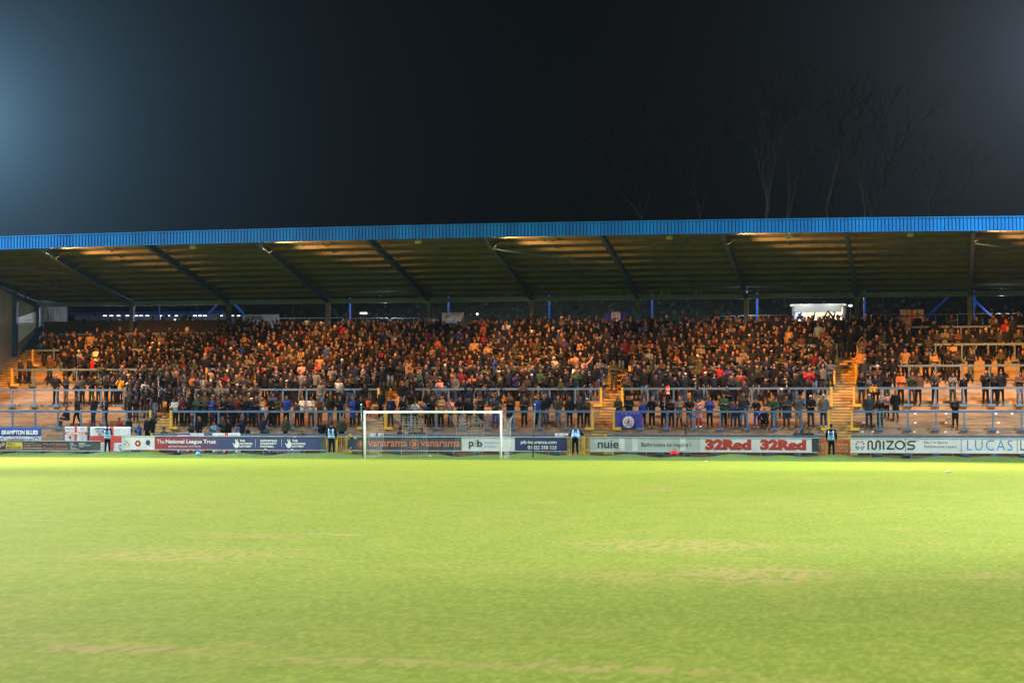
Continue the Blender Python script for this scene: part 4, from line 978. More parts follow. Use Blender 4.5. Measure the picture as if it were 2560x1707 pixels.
e(389,Y0+.5,'sit',BRN,BLK,'long',HY,.68,'small child sitting behind the front rail by the aisle'); e(411,Y0+.55,'sit',CHR,BLK,lab='person in dark jacket sitting beside a small child')
for px,k,t,l,st,s in ((140,'pockets',BLK,BLK,'bald',1.06),(165,'crossed',NVY,GRY,'short',1.0),(191,'phone',BLK,DJ,'short',.78),(206,'stand',CHR,BLK,'short',1.0),(229,'lean',BLK,OLV,'beanie',1.02),(247,'clap',OLV,BRN,'short',1.0),(266,'lean',BLK,BLK,'short',1.0),(283,'crossed',BLK,DJ,'long',.97),(301,'face',YEL,BLK,'short',.95)): e(px,R3,k,t,l,st,sc=s)
for px,k,t,l,st,s in ((50,'stand',CHR,DJ,'short',.9),(61,'stand',BRN,BRN,'long',.55),(73,'stand',CHR,DJ,'short',.95),(124,'stand',BRN,DJ,'short',1.04),(212,'lean',BLK,BLK,'short',1),(230,'stand',RED,BRN,'short',.95)): e(px,R4,k,t,l,st,sc=s)
for px,k,t,l,st,h,s in ((439,'lean',WHI,BLK,'long',HD,.97),(455,'stand',BUR,BLK,'short',HB,1),(469,'lean',BLK,BLK,'short',HD,1),(491,'clap',GRN,BLK,'short',HB,1),(512,'phone',CHR,BLK,'short',HB,.98),(531,'crossed',BLU,DJ,'short',HB,1),(545,'clap',BRN,BLK,'short',HB,1),(560,'lean',BLK,BLK,'short',HD,1),(577,'clap',NVY,BLK,'long',HB,.97),(592,'stand',BUR,BLK,'short',HB,1),(610,'clap',BLK,BLK,'short',HD,1),(629,'face',NVY,BLK,'cap',WHI,.95),(641,'crossed',BLK,DJ,'short',HG,1),(655,'clap',TAN,DJ,'long',HY,.96),(678,'lean',BLK,BLK,'short',HB,1.04),(694,'lean',OLV,BLK,'short',HB,1),(716,'pockets',BLU,BLK,'cap',GRY,1),(743,'lean',CHR,BLK,'short',HY,.8),(756,'clap',WHI,BLK,'short',HG,1),(778,'crossed',WHI,BRN,'short',HB,1),(800,'lean',BRN,BRN,'short',HG,1),(826,'pockets',BLK,JEAN,'cap',CHR,1.03),(850,'phone',BLK,BLK,'short',HB,1.02)): e(px,R2,k,t,l,st,h,s)
for px,Y,k,t,l,st,h,s,lab in ((479,R1,'phone',CHR,BLK,'short',HD,.8,'child in charcoal phone in hand above the union flag'),(498,R1,'pockets',BLK,BLK,'long',HY,.98,'long haired blond person in black near the front rail'),(535,R1-.4,'clap',LBL,BLK,'short',HD,.92,'person in pale blue coat at front rail beside white stick'),(558,R1,'clap',CHR,BLK,'short',HB,1,'person in charcoal clapping left of deep blue balloon'),(572,R1,'overhead',BLK,BLK,'short',HB,.9,'person with hands up beside the deep blue balloon'),(606,R1,'phone',NVY,BLK,'beanie',GRY,1.02,'person in navy and grey woolly hat looking down'),(619,R1-.3,'stand',BLK,BLK,'short',HY,.65,'small blond child at the rail above the centre bar flag'),(659,R1,'point',NVY,BLK,'short',HD,1,'person in navy reaching up to a floating balloon'),(667,R1-.4,'clap',GRN,BLK,'short',HY,.78,'blond child in dark green at the front rail'),(715,R1-.3,'stand',OLV,BLK,'bald',HB,.97,'bald person in olive hoodie at the front rail'),(760,Y0+.3,'bend',BLK,BLK,'short',HD,.8,'hunched person in black leaning on the front rail'),(806,R1,'walk',BLK,BLK,'short',HB,.85,'person in black turned sideways left of the first gate'),(854,R1-.3,'stand',OLV,BLK,'bald',HB,.98,'bald bearded person in olive behind the first gate'),
    (1004,R1-.3,'crouch',BLK,BLK,'beanie',BLK,1.0,'crouching person in black behind the net, left one'),(1033,R1-.3,'crouch',BLK,BLK,'short',HD,1.0,'crouching person in black behind the net, middle one'),(1056,R1-.3,'crouch',BLK,BUR,'hood',BLK,1.0,'crouching hooded person behind the net, right one'),(1085,R1-.2,'sit',LBL,GRY,'short',HB,.8,'child in pale grey blue sitting behind the goal'),
    (1994,Y0+.5,'sit',CHR,BLK,'short',HG,1,'person sitting behind front rail, left of three'),(2007,Y0+.6,'sit',BLK,BLK,'short',HD,1,'person sitting behind front rail, middle of three'),(2024,Y0+.5,'sit',BLK,BLK,'short',HB,1,'person sitting behind front rail, right of three')): e(px,Y,k,t,l,st,h,s,lab)
for px,k,t,l,st,h,s,kw in ((882,'phone',BLU,BLK,'long',HY,.98,{'long':1}),(902,'stand',BLK,BLK,'short',HB,1,{}),(977,'stand',NVY,DJ,'short',HB,1,{'inner':WHI}),(1009,'lean',BLK,BLK,'short',HB,1,{'inner':RED}),(1021,'lean',GRY,BLK,'short',HB,.85,{}),(1038,'face',WHI,BLK,'short',HD,.85,{}),(1067,'stand',PUR,BLK,'short',HB,.75,{}),(1080,'clap',BLK,BLK,'short',HB,1,{}),(1103,'crossed',TAN,BLK,'short',HD,1.03,{}),(1126,'face',PNK,DJ,'long',HB,.93,{}),(1150,'lean',BLK,DJ,'short',HB,1,{}),(1172,'stand',BLK,BLK,'short',HB,.95,{}),(1203,'crossed',BLK,DJ,'short',HB,1,{}),(1238,'lean',CHR,(.03,.08,.28),'long',HB,1,{}),(1278,'phone',BLK,DJ,'short',HD,1.02,{}),
    (1311,'crossed',BLK,BLK,'short',HD,1,{'inner':ORG}),(1345,'stand',BLU,BLK,'short',HB,1,{}),(1360,'pockets',BLK,GRY,'short',HG,1.03,{}),(1395,'pockets',OLV,JEAN,'bald',HG,1,{}),(1424,'stand',BLK,BLK,'short',HB,1,{}),(1451,'pockets',CHR,BLK,'short',HB,1,{}),(1468,'clap',BRN,BLK,'cap',WHI,.92,{}),
    (1548,'lean',OLV,BRN,'short',HG,1,{}),(1573,'crossed',BLK,BLK,'short',HD,1.02,{}),(1608,'stand',BLU,BLK,'short',HD,.84,{}),(1630,'face',BLK,BLK,'long',HY,.96,{'inner':ORG,'shoe':(.5,.3,.2)}),(1660,'phone',BLK,BLK,'cap',RED,.97,{'scarf':WHI}),(1679,'phone',BLK,NVY,'short',HD,.9,{}),(1698,'crossed',GRY,CHR,'long',HY,.95,{'long':1}),(1723,'lean',BLK,JEAN,'long',HD,.95,{'inner':WHI}),(1747,'lean',PNK,(.38,.03,.10),'long',HB,.93,{'long':1,'shoe':(.6,.6,.6)}),(1774,'clap',BLU,BLK,'short',HD,.96,{'inner':WHI}),(1809,'crossed',GRN,BLK,'short',HB,1.06,{}),(1833,'phone',PUR,DJ,'short',HB,.82,{}),(1843,'clap',NVY,DJ,'short',HY,.80,{}),(1858,'pockets',CHR,JEAN,'bald',HG,1.08,{}),(1892,'lean',BLK,(.04,.07,.35),'short',HB,.93,{'shoe':(.5,.5,.55)}),(1913,'crouch',BLK,BLK,'short',HD,.95,{}),(1935,'lean',GRN,JEAN,'short',HG,.98,{}),(1966,'crossed',CHR,DJ,'short',HB,1,{}),(1996,'pockets',(.05,.07,.09),(.2,.21,.23),'short',HB,1.03,{}),(2027,'lean',BLK,CHR,'cap',WHI,1.03,{}),(2059,'stand',GRY,DJ,'cap',WHI,1.04,{'shoe':(.6,.6,.6)}),
    (2172,'stand',CHR,DJ,'cap',WHI,1.04,{}),(2200,'lean',BLK,GRN,'long',HY,.92,{}),(2388,'phone',BLK,BLK,'long',HD,.93,{'long':1})): e(px,R2,k,t,l,st,h,s,**kw)
e(463,R3,'raised',CHR,BLK,lab='person with both arms flung wide above the charity board'); e(922,Y0+4.6,'stand',ORG,BUR,'long',HB,.68,'small child in orange coat in the aisle left of goal'); e(953,Y0+4.4,'stand',BLK,BLK,'long',HD,1.03,'long haired person in black in the aisle left of goal'); e(2217,Y0+4.5,'phone',PNK,BLK,'long',HD,.82,'child in pale pink shirt on the right hand steps'); e(2239,Y0+4.2,'stand',BLK,BRN,'short',HB,.98,'person in long black coat on the right hand steps',long=1); e(1535,Y0+8.2,'crossed',OLV,BRN,lab='person in olive standing in the centre aisle')
for px,k,t,l,st,s in ((2154,'crossed',BLK,CHR,'short',1),(2175,'phone',GRY,CHR,'long',.9),(2190,'lean',NVY,BLK,'short',.95),(2217,'phone',BLK,GRN,'short',1),(2252,'crossed',ORG,BLK,'short',1.02),(2280,'clap',OLV,BRN,'short',1.02),(2296,'stand',BRN,BLK,'short',.98),(2338,'lean',CHR,BLK,'bald',1.02),(2382,'phone',GRY,GRN,'short',.98),(2411,'point',BLK,BLK,'short',.9),(2464,'clap',BLK,BLK,'bald',1.05),(2486,'phone',BLK,BLK,'short',.95),(2502,'stand',BLK,BLK,'short',1.04),(2550,'crossed',BRN,JEAN,'short',1)): e(px,R3,k,t,l,st,sc=s)
for px,k,t,l,st,s in ((2154,'pockets',(.45,.22,.06),BRN,'short',1.06),(2177,'stand',BLK,BLK,'short',.97),(2201,'lean',NVY,DJ,'short',1),(2213,'crossed',BLK,BLK,'short',.95),(2231,'crossed',NVY,GRY,'bald',1.02),(2263,'pockets',TAN,BLK,'short',1.08),(2286,'lean',CHR,BRN,'short',1),(2315,'phone',BLK,BLK,'short',.97),(2335,'crossed',TAN,DJ,'short',.95),(2370,'lean',BLK,BRN,'short',1),(2393,'clap',CHR,BLK,'long',.97),(2428,'crossed',NVY,GRY,'short',1),(2471,'crossed',BLK,BLK,'short',1),(2503,'phone',OLV,BLK,'bald',1.02),(2558,'clap',BLK,BLK,'short',1)): e(px,R4,k,t,l,st,sc=s)
for px,k,t,l,st,s in ((2268,'stand',BLK,DJ,'short',1),(2300,'crossed',BLK,BLK,'short',1),(2325,'lean',BLK,BLK,'short',1),(2343,'crossed',CHR,BLK,'short',1),(2364,'phone',GRY,BLK,'short',1.04),(2380,'phone',BLK,BLK,'short',.9),(2396,'crossed',BRN,BRN,'short',1),(2417,'stand',BLK,DJ,'short',1),(2452,'stand',BLK,BLK,'short',1.02),(2481,'crossed',BLK,BLK,'short',1),(2504,'pockets',CHR,BRN,'short',1),(2520,'stand',BLK,DJ,'bald',1.08),(2548,'clap',OLV,BLK,'short',1)): e(px,R5,k,t,l,st,sc=s)

def where(px):
    for a, nm in ((252,'the mortgage board'),(387,'the large cross flag'),(560,'the National League Trust board'),(815,'the lottery lettering'),(870,'the first gate'),(912,'the left net pole'),(1085,'the left goal half'),(1255,'the right goal half'),(1417,'the pib telephone board'),(1475,'the second gate'),(1612,'the nuie board'),(1750,'the Bathrooms lettering'),(1889,'the first 32Red'),(2047,'the second 32Red'),(2126,'the orange barriers'),(2403,'the MIZOS board'),(2600,'the LUCAS board')):
        if px < a: return nm
    return 'the LUCAS board'
rail_name = {round(R2,3):'second rail', round(R3,3):'third rail', round(R4,3):'fourth rail', round(R5,3):'fifth rail'}
PK = {'stand':'standing','crossed':'arms folded','clap':'clapping','pockets':'hands in pockets','lean':'leaning','phone':'hands clasped','raised':'arms raised','overhead':'hands overhead','point':'one arm up','walk':'walking','face':'hands at face','sit':'sitting','crouch':'crouching','bend':'bending'}
used_l = {}
def mklabel(px, Y, kind, top, style, base=None):
    if base: s = base
    else:
        c = CN.get(top, 'ochre' if top[0] > .4 else 'grey blue'); rn = rail_name.get(round(Y,3))
        s = '%s person with %s, %s, %s over %s' % (c, STY[style].replace('a ', '') , PK[kind], rn or 'row', where(px))
        s = 'person in %s with %s, %s at %s above %s' % (c, STY[style].replace('a ','').replace('the ',''), PK[kind], rn, where(px))
        if len(s.split()) > 15: s = s.replace('above the', 'over').replace(' at ', ', ')
        if len(s.split()) > 15: s = 'person in %s, %s at %s above %s' % (c, PK[kind], rn, where(px))
    return s
E.sort(key=lambda t: (t[1], t[0]))
seen = {}
for (px, Y, kind, top, leg, style, hc, sc, lab, k) in E:
    l = mklabel(px, Y, kind, top, style, lab)
    n = seen.get(l, 0)+1; seen[l] = n
    if n > 1: l = l.replace('person', 'further right person', 1) if n == 2 else l.replace('person', 'rightmost person', 1)
    X = PX(px, Y); Z = step_z(Y)
    if kind == 'sit': Z = step_z(Y)-.0
    rr = random.Random(int(px*7+Y)); 
    if style in ('hood',) : hc = top
    if style == 'beanie' and hc == HB: hc = BLK
    person(X, Y, Z, kind, top, leg, hc, style, SK[rr.randrange(4)], rot=math.atan2(X, Y)*-1*-1+rr.uniform(-.35,.35) if kind != 'bend' else 0, sc=sc, label=l, group='spectators on the terrace', **k)
# stewards in front of the boards
def vest_parts(o, kind, word=True):
    p = pose(kind); mb = MB()
    rs = torso_rings(p, 1.22, -.12)[:-1]; mb.rings([(c, Vector(a), Vector(b_)) for c, a, b_ in rs], 16)
    v = mb.build('vest', M['vest'], None, True); v.parent = o
    for t0, t1 in ((.08,.15),(.30,.37)):
        pel = V(p['pel']); ch = (V(p['sh'][0])+V(p['sh'][1]))/2; up = ch-pel; x = V((1,0,0)); y = up.normalized().cross(x); a, b_ = .178*1.25, .125*1.30
        m2 = MB(); m2.rings([(pel+up*t0, x*a, y*b_),(pel+up*t1, x*a, y*b_)], 16); q = m2.build('reflective_band', M['reflect'], None, True); q.parent = v
    for s in (-1,1):
        m2 = MB(); pel = V(p['pel']); ch = (V(p['sh'][0])+V(p['sh'][1]))/2; up = ch-pel; y = up.normalized().cross(V((1,0,0)))
        sg = 1
        a = pel+up*.42+V((s*.135,0,0))+y*.140*1.28; b_ = pel+up*1.0+V((s*.125,0,0))+y*.118*1.25
        m2.tube([a, b_], .018, 6); q = m2.build('reflective_band', M['reflect'], None, True); q.parent = v
    vv, f = text_mesh('STEWARD', .03); mn, mx = vv.min(0), vv.max(0); m2 = MB(); pel = V(p['pel']); ch = (V(p['sh'][0])+V(p['sh'][1]))/2; up = ch-pel; y = up.normalized().cross(V((1,0,0)))
    fc = .20/(mx[0]-mn[0]); c0 = pel+up*.62+y*(.125*1.22+.03)
    m2.add([c0+V((-(a-mn[0]-(mx[0]-mn[0])/2)*fc,0,0))+up.normalized()*(b_-mn[1])*fc*1.5 for a, b_, _ in vv], f); q = m2.build('lettering', M['txtnavy'], None); q.parent = v
for px, kind, sc, lab, st in ((269,'phone',.93,'steward in blue vest, hooded, before the large cross flag','beanie'),(829,'stand',1.0,'steward in blue vest facing the crowd at the first gate','short'),(1438,'bend',1.02,'steward in blue vest leaning over the second gate','short'),(2078,'stand',.96,'steward in blue vest and woolly hat by the orange barriers','beanie')):
    Y = 106.9 if kind != 'bend' else 107.1; X = PX(px, Y)
    o = person(X, Y, .15, kind, BLK, BLK, HG if kind == 'bend' else BLK, st, SK[0], rot=math.pi+{269:.2,829:0,1438:.1,2078:-.1}[px], sc=sc, label=lab, group='stewards on the verge')
    vest_parts(o, kind)

# dense crowd
crowd = []
def occ(px, Y, X):
    r = random.random()
    for (a, b) in AIS:
        if a-.1 < X < b+.1:
            lim = {-5.87:121.6,-19.14:119.0,-32.56:117.2,-45.8:114.0}[a]
            return r < (.9 if Y > lim else 0)
    if X < -57.3: return False
    if px < 565 and Y > YTOP-.6: return False
    if Y > YTOP+.3: return r < (.85 if 560 < px < 2170 else .3 if px < 560 else .25) * (1 if Y < YTOP+1.6 else .45)
    if px < 430:
        if Y > 121.8: return px > 95 and r < .62
        if Y > 120.9: return px > 95 and r < .9
        if Y > 118.2: return px > 150 and r < .86
        if Y > 115.6: return (px > 300 and r < .92) or (px > 240 and r < .55)
        if Y > 112.9: return px > 305 and r < .72
        return False
    if px < 905:
        if Y > 115.1: return r < .97
        if Y > 112.7: return r < (.9 if px < 640 else .35)
        return False
    if px < 1485:
        if Y > 115.1: return r < .97
        if Y > 112.7: return r < .22
        return False
    if px < 2075:
        if Y > 115.1: return r < (.97 if Y > 116 else .9)
        if Y > 112.7: return r < .04
        return False
    if Y > 121: return r < (.95 if px < 2260 else .35)
    if Y > 119: return r < (.85 if px < 2250 else .45 if px < 2350 else .06)
    if Y > 116: return r < (.35 if px < 2240 else .08)
    return False
expl = [(PX(t[0], t[1]), t[1]) for t in E]
TOPW = [(BLK,66),(NVY,15),(CHR,13),(OLV,6),(BRN,6),(GRY,4),(TAN,3),(BUR,2.5),(BLU,1.6),(RED,.9),(ORG,.7),(WHI,1.3),(PNK,.5),(GRN,1.2),(YEL,.4),(PUR,.7),(LBL,.5)]
def wch(rr): 
    s = rr.uniform(0, sum(a for _, a in TOPW))
    for c, a in TOPW:
        s -= a
        if s <= 0: return c
    return BLK
rc = random.Random(21); row = 0; Y = Y0+TREAD*10+.18
while Y < YTOP+3.6:
    x = XL+.6+rc.random()*.4
    while x < 9:
        X = x+rc.uniform(-.1,.1); YY = Y+rc.uniform(-.10,.10); ang = math.atan2(X, YY)+TH; px = 1280+F*math.tan(ang)
        x += rc.uniform(.46,.60)
        if px < -10 or px > 2575: continue
        random.seed(int(X*1000)+row*77)
        if not occ(px, YY, X): continue
        if any(abs(X-a) < .36 and abs(YY-b_) < .30 for a, b_ in expl): continue
        crowd.append((YY, X, px, row))
    Y += .74; row += 1
crowd.sort()
n_ind = max(0, 296-len(E)-4)
KW = [('stand',14),('crossed',13),('clap',21),('pockets',13),('phone',13),('lean',8),('face',8),('point',2.2),('raised',1.8),('overhead',3)]
def wk(rr):
    s = rr.uniform(0, sum(a for _, a in KW))
    for c, a in KW:
        s -= a
        if s <= 0: return c
def attrs(rr):
    st = rr.choices(['short','long','cap','beanie','hood','bald'], [50,12,8,9,4,12])[0]; top = wch(rr)
    hc = rr.choice([HB,HB,HD,HD,HY,HG]) if st in ('short','long','bald') else (top if st == 'hood' else rr.choice([BLK,NVY,GRY,BLK,WHI]))
    return dict(kind=wk(rr), top=top, style=st, hair=hc, leg=rr.choice([BLK,DJ,JEAN,CHR,BRN]), skin=SK[rr.choices(range(5),[5,5,5,5,.6])[0]], scarf=rr.random() < .08, sc=rr.uniform(.90,1.09), rot=rr.gauss(0,.42))
cnt = {}
BN = [(430,'left end block'),(930,'block left of goal'),(1500,'block above goal'),(2100,'block above 32Red'),(9999,'right end block')]
nrow = {}
ind, rest = crowd[:n_ind], crowd[n_ind:]
ind = sorted(ind, key=lambda t: (t[3], t[1]))
for (YY, X, px, rw) in ind:
    rr = random.Random(int(X*997+YY*31)); a = attrs(rr); bn = next(n for lim, n in BN if px < lim)
    k = (rw, bn); cnt[k] = cnt.get(k, 0)+1
    lab = 'person in %s with %s, %s from left, %s row, %s' % (CN[a['top']], STY[a['style']].replace('a ','').replace('the ',''), ordinal(cnt[k]), ordinal(rw+1), bn)
    ys = Y0+TREAD*math.floor((YY-Y0)/TREAD)
    person(X, YY, step_z(YY), a['kind'], a['top'], a['leg'], a['hair'], a['style'], a['skin'], rot=a['rot']+math.atan2(X,YY), sc=a['sc'], label=lab, group='spectators on the terrace', scarf=(WHI if a['scarf'] else None))
# far mass of the crowd as one object, low-poly figures built from the same skeletons
tmpl = {}
def low(kind, style):
    k = (kind, style)
    if k in tmpl: return tmpl[k]
    p = pose(kind); vs, fs, cid = [], [], []
    def put(mb, c):
        b = len(vs); vs.extend(mb.v); fs.extend([tuple(i+b for i in f) for f in mb.f]); cid.extend([c]*len(mb.f))
    mb = MB(); rs = torso_rings(p, 1.24, -.1); mb.rings(rs, 8)
    for s in (0,1):
        sh, el, ha = V(p['sh'][s]), V(p['el'][s]), V(p['ha'][s]); mb.tube([sh+V((-sh.x*.3,0,0)), sh, el, ha*.9+el*.1], [.09,.09,.07,.05], 6)
    put(mb, 0)
    mb = MB(); h = V(p['hd']); mb.rings([(h+V((0,oy,dz)),(a,0,0),(0,b_,0)) for dz,a,b_,oy in ((-.2,.05,.05,.02),(-.115,.045,.055,0),(-.06,.066,.085,-.004),(.02,.076,.095,.004),(.08,.062,.08,.01),(.115,.02,.03,.012))], 8)
    mb.rings([(h+V((0,-.088,.012)),(.008,0,0),(0,.01,0)),(h+V((0,-.104,-.028)),(.013,0,0),(0,.012,0))], 4)
    for s in (0,1): ha, el = V(p['ha'][s]), V(p['el'][s]); d = (ha-el).normalized(); mb.tube([ha-d*.02, ha+d*.06, ha+d*.15], [.03,.04,.022], 5)
    put(mb, 1)
    if style != 'bald': put(hair_mb(p, style, 8), 2)
    mb = MB(); pel = V(p['pel'])
    for s in (0,1): kn, ft = V(p['kn'][s]), V(p['ft'][s]); hp = pel+V((-.085 if s == 0 else .085,0,-.03)); mb.tube([hp, kn, ft+V((0,0,-.06))], [.1,.075,.06], 6)
    put(mb, 3)
    if True:
        mb = MB(); ne = (V(p['sh'][0])+V(p['sh'][1]))/2; mb.rings([(ne+V((0,.0,-.01)),(.10,0,0),(0,.095,0)),(ne+V((0,.0,.07)),(.075,0,0),(0,.085,0))], 8); put(mb, 4)
    tmpl[k] = (np.array([tuple(v) for v in vs]), fs, np.array(cid)); return tmpl[k]
AV, AF, AC = [], [], []; base = 0
for (YY, X, px, rw) in rest:
    rr = random.Random(int(X*997+YY*31)); a = attrs(rr); v, f, c = low(a['kind'] if a['kind'] != 'lean' else 'stand', a['style'])
    t = a['rot']+math.atan2(X, YY); ct, stt = math.cos(t), math.sin(t); v2 = v*a['sc']
    w2 = np.stack([v2[:,0]*ct-v2[:,1]*stt+X, v2[:,0]*stt+v2[:,1]*ct+YY, v2[:,2]+step_z(YY)], 1)
    AV.append(w2); AF += [tuple(i+base for i in q) for q in f]; base += len(v)
    cols = [a['top'], a['skin'], a['hair'], a['leg'], WHI if a['scarf'] else a['top']]
    for q, ci in zip(f, c): AC.extend([(*cols[ci], 1)]*len(q))
me = bpy.data.meshes.new('crowd'); me.from_pydata(np.concatenate(AV).tolist(), [], AF); me.update()
ca = me.color_attributes.new('Col', 'FLOAT_COLOR', 'CORNER'); ca.data.foreach_set('color', np.array(AC, dtype=np.float32).ravel())
me.polygons.foreach_set('use_smooth', [True]*len(me.polygons)); me.materials.append(M['crowd'])
co = bpy.data.objects.new('crowd', me); COL.objects.link(co); tag(co, 'dense mass of spectators packed on the upper terrace under the roof', 'crowd', kind='stuff')
print('individuals', len(E)+4+len(ind), 'mass', len(rest))

# inflatable cups, balloons and clothing held or hung in the crowd
M['silver'] = mat('foil_silver', (.55,.56,.58), .3, metal=.7); M['gold'] = mat('foil_gold', (.65,.40,.10), .35, metal=.6)
def cup(px, py, Y, m, label):
    x, z = P(px, py, Y); r_ = empty('inflatable_cup', (x,Y,z), label, 'inflatable cup', 'foil cups held up in the crowd' if m == 'silver' else None); mb = MB()
    mb.rings([((x,Y,z+a),(b_,0,0),(0,b_*.8,0)) for a, b_ in ((-.28,.09),(-.24,.10),(-.20,.03),(-.12,.03),(-.06,.09),(.06,.14),(.20,.165),(.24,.15))], 14); mb.build('bowl', M[m], r_, True)
    for s in (-1,1):
        mb = MB(); mb.tube([(x+s*.13,Y,z+.18),(x+s*.22,Y,z+.17),(x+s*.21,Y,z+.03),(x+s*.10,Y,z-.02)], .016, 6); mb.build('handle', M[m], r_, True)
cup(767, 811, 123.6, 'silver', 'silver foil cup held up near the back left of the goal, left one'); cup(805, 813, 123.5, 'silver', 'silver foil cup held up near the back left of the goal, right one')
cup(1330, 834, 122.4, 'silver', 'silver foil cup held up high above the pib telephone board'); cup(1191, 893, 119.5, 'silver', 'silver foil cup in the middle of the crowd above the goal'); cup(2054, 918, 118.2, 'gold', 'gold foil cup held at the right edge of the 32Red block')
M['balloon3'] = mat('balloon_white', (.5,.48,.46), .4); balloon(469, 824, 122.6, 'white balloon held near the back screen at the left', .17, 'balloon3'); balloon(1189, 878, 120.2, 'pale balloon floating just above the middle foil cup', .12, 'balloon3')
M['clothyellow'] = mat('jacket_yellow', (.55,.33,.04), .8, .3, 8)
flag('draped_jacket', 'yellow jacket draped over the third rail right of the wide aisle', 'jacket', ROWS[2]+2.4, 2173, 2193, 966, 980, [M['clothyellow']], amp=.05, seed=31)
flag('hanging_scarf', 'red and white scarf hanging from the third rail above the nuie board', 'scarf', ROWS[2]+2.42, 1664, 1674, 966, 988, [RD, W_], [(1664,1674,971,974,1),(1664,1674,980,988,1)], amp=.02, seed=32, nx_=4)
# ------------------------------------------------------------------ behind the stand
def rail_seg(px0, px1, py, label, Y=129.2, name='safety_railing'):
    xa, z = P(px0, py, Y); xb, _ = P(px1, py, Y); r_ = empty(name, (xa, Y, ZTOP), label, 'railing', 'galvanised railings at the back of the stand'); mb = MB()
    mb.tube([(xa,Y,ZTOP),(xa,Y,z-.12),(xa+.04,Y,z-.03),(xa+.14,Y,z),(xb-.14,Y,z),(xb-.04,Y,z-.03),(xb,Y,z-.12),(xb,Y,ZTOP)], .03, 6); mb.build('frame_tube', M['galv'], r_, True)
    for k in range(1, 4):
        x = xa+(xb-xa)*k/4; mb = MB(); mb.bar((x,Y,ZTOP),(x,Y,z-.03),.02,n=6); mb.build('upright', M['galv'], r_)
for i, (a, b_, y, w_) in enumerate(((690,858,796,'left of the goal'),(862,972,796,'over the left net pole'),(976,1092,796,'over the left half of goal'),(1170,1360,795,'over the right half of goal'),(1364,1500,794,'over the pib board'),(1615,1728,793,'over the Bathrooms lettering'),(1732,1840,791,'over the first red lettering'),(1845,1972,789,'left of the lit kiosk'),(2178,2248,786,'right of the lit kiosk'),(2312,2421,786,'right of the held up flag'),(2424,2555,785,'at the far right edge'))):
    rail_seg(a, b_, y, 'galvanised back railing %s' % w_)
# kiosk
Yk = 133.0; xa, zt = P(1980, 762, Yk); xb, zb = P(2112, 800, Yk); kz = ZTOP
k = empty('kiosk', ((xa+xb)/2, Yk, kz), 'lit white refreshment kiosk glowing behind the crowd', 'kiosk')
mb = MB(); mb.box(xa, xb, Yk+1.6, Yk+1.7, kz-.2, zt-.1); mb.build('back_wall', M['kiosk_in'], k)  # wall itself glows, standing in for the light inside
mb = MB(); mb.box(xa, xa+.12, Yk, Yk+1.6, kz-.2, zt-.1); mb.box(xb-.12, xb, Yk, Yk+1.6, kz-.2, zt-.1); mb.box(xa+.12, xb-.12, Yk, Yk+.06, kz-.2, kz+1.0); mb.build('wall', M['kiosk_w'], k)
mb = MB(); mb.box(xa-.1, xb+.1, Yk-.25, Yk+1.8, zt-.1, zt+.02); mb.beam((xa+.2,Yk-.5,zt-.25),(xb-.2,Yk-.5,zt-.25), .7, .5); mb.build('canopy', M['kiosk_w'], k)
mb = MB(); a_, z_ = P(1987, 783, Yk+1.5); b2, z2 = P(2010, 800, Yk+1.5); mb.box(a_, b2, Yk+1.55, Yk+1.59, z2, z_); mb.build('menu_board', mat('menu_glow', (.4,.5,1), .5, emis=(.55,.65,1), es=.7), k)
for f_ in (.25,.75):
    l = bpy.data.lights.new('kiosk_lamp', 'POINT'); l.energy = 45; l.color = (1,.93,.8); l.shadow_soft_size = .15; o = bpy.data.objects.new('kiosk_lamp', l); COL.objects.link(o); o.location = (xa+(xb-xa)*f_, Yk-.9, zt+.45)
x, z = P(2126, 764, 131); r_ = empty('wall_lamp', (x,131,z), 'small round white lamp to the right of the lit kiosk', 'lamp'); mb = MB(); mb.ball((x,131,z),.13,.08,.07,10,6); mb.build('lamp_glass', M['ledw'], r_, True); mb = MB(); mb.bar((x,131.05,ZTOP),(x,131.05,z-.05),.03); mb.build('lamp_post', M['black'], r_)
x, z = P(909, 783, 131); r_ = empty('strip_light', (x,131,z), 'bright strip lamp behind the crowd left of the goal', 'lamp'); mb = MB(); mb.box(x-.24,x+.24,130.95,131.02,z-.05,z+.05); mb.build('lamp_tube', M['ledw'], r_); mb = MB(); mb.bar((x,131.05,ZTOP),(x,131.05,z+.06),.03); mb.build('lamp_post', M['black'], r_)
x, z = P(1193, 785, 131); r_ = empty('strip_light', (x,131,z), 'small white lamp behind the crowd above the goal', 'lamp'); mb = MB(); mb.ball((x,131,z),.08,.06,.07,8,5); mb.build('lamp_glass', M['ledw'], r_, True); mb = MB(); mb.bar((x,131.05,ZTOP),(x,131.05,z-.05),.03); mb.build('lamp_post', M['black'], r_)
# concourse building on the left
Yc = 134.0; xa, zt = P(170, 778, Yc); xb, _ = P(620, 778, Yc)
k = empty('concourse_building', ((xa+xb)/2, Yc, 0), 'low building with blue eaves and white lamps behind left end', 'building')
mb = MB(); mb.box(xa, PX(555,Yc), Yc+1.2, Yc+6, 0, 9.5); mb.build('wall', mat('render_wall', (.22,.24,.28), .8, .2, 1), k)
mb = MB(); mb.box(xa-.2, PX(558,Yc), Yc-.1, Yc+.15, P(400,786,Yc)[1], P(400,779,Yc)[1]); mb.build('eaves', M['postblue'], k)
for i, px in enumerate((262,278,296,318,340,352,368,400,420,440,487,500,512,552,580,596)):
    a_, z_ = P(px, 789, Yc); mb = MB(); mb.box(a_-.10, a_+.10, Yc-.05, Yc+.1, z_-.03, z_+.02); mb.build('eaves_lamp', M['ledw'], k)
mb = MB(); mb.box(PX(575,129), PX(668,129), 131.4, 131.5, ZTOP, P(620,782,129)[1]); mb.build('screen_wall', M['clad'], k)
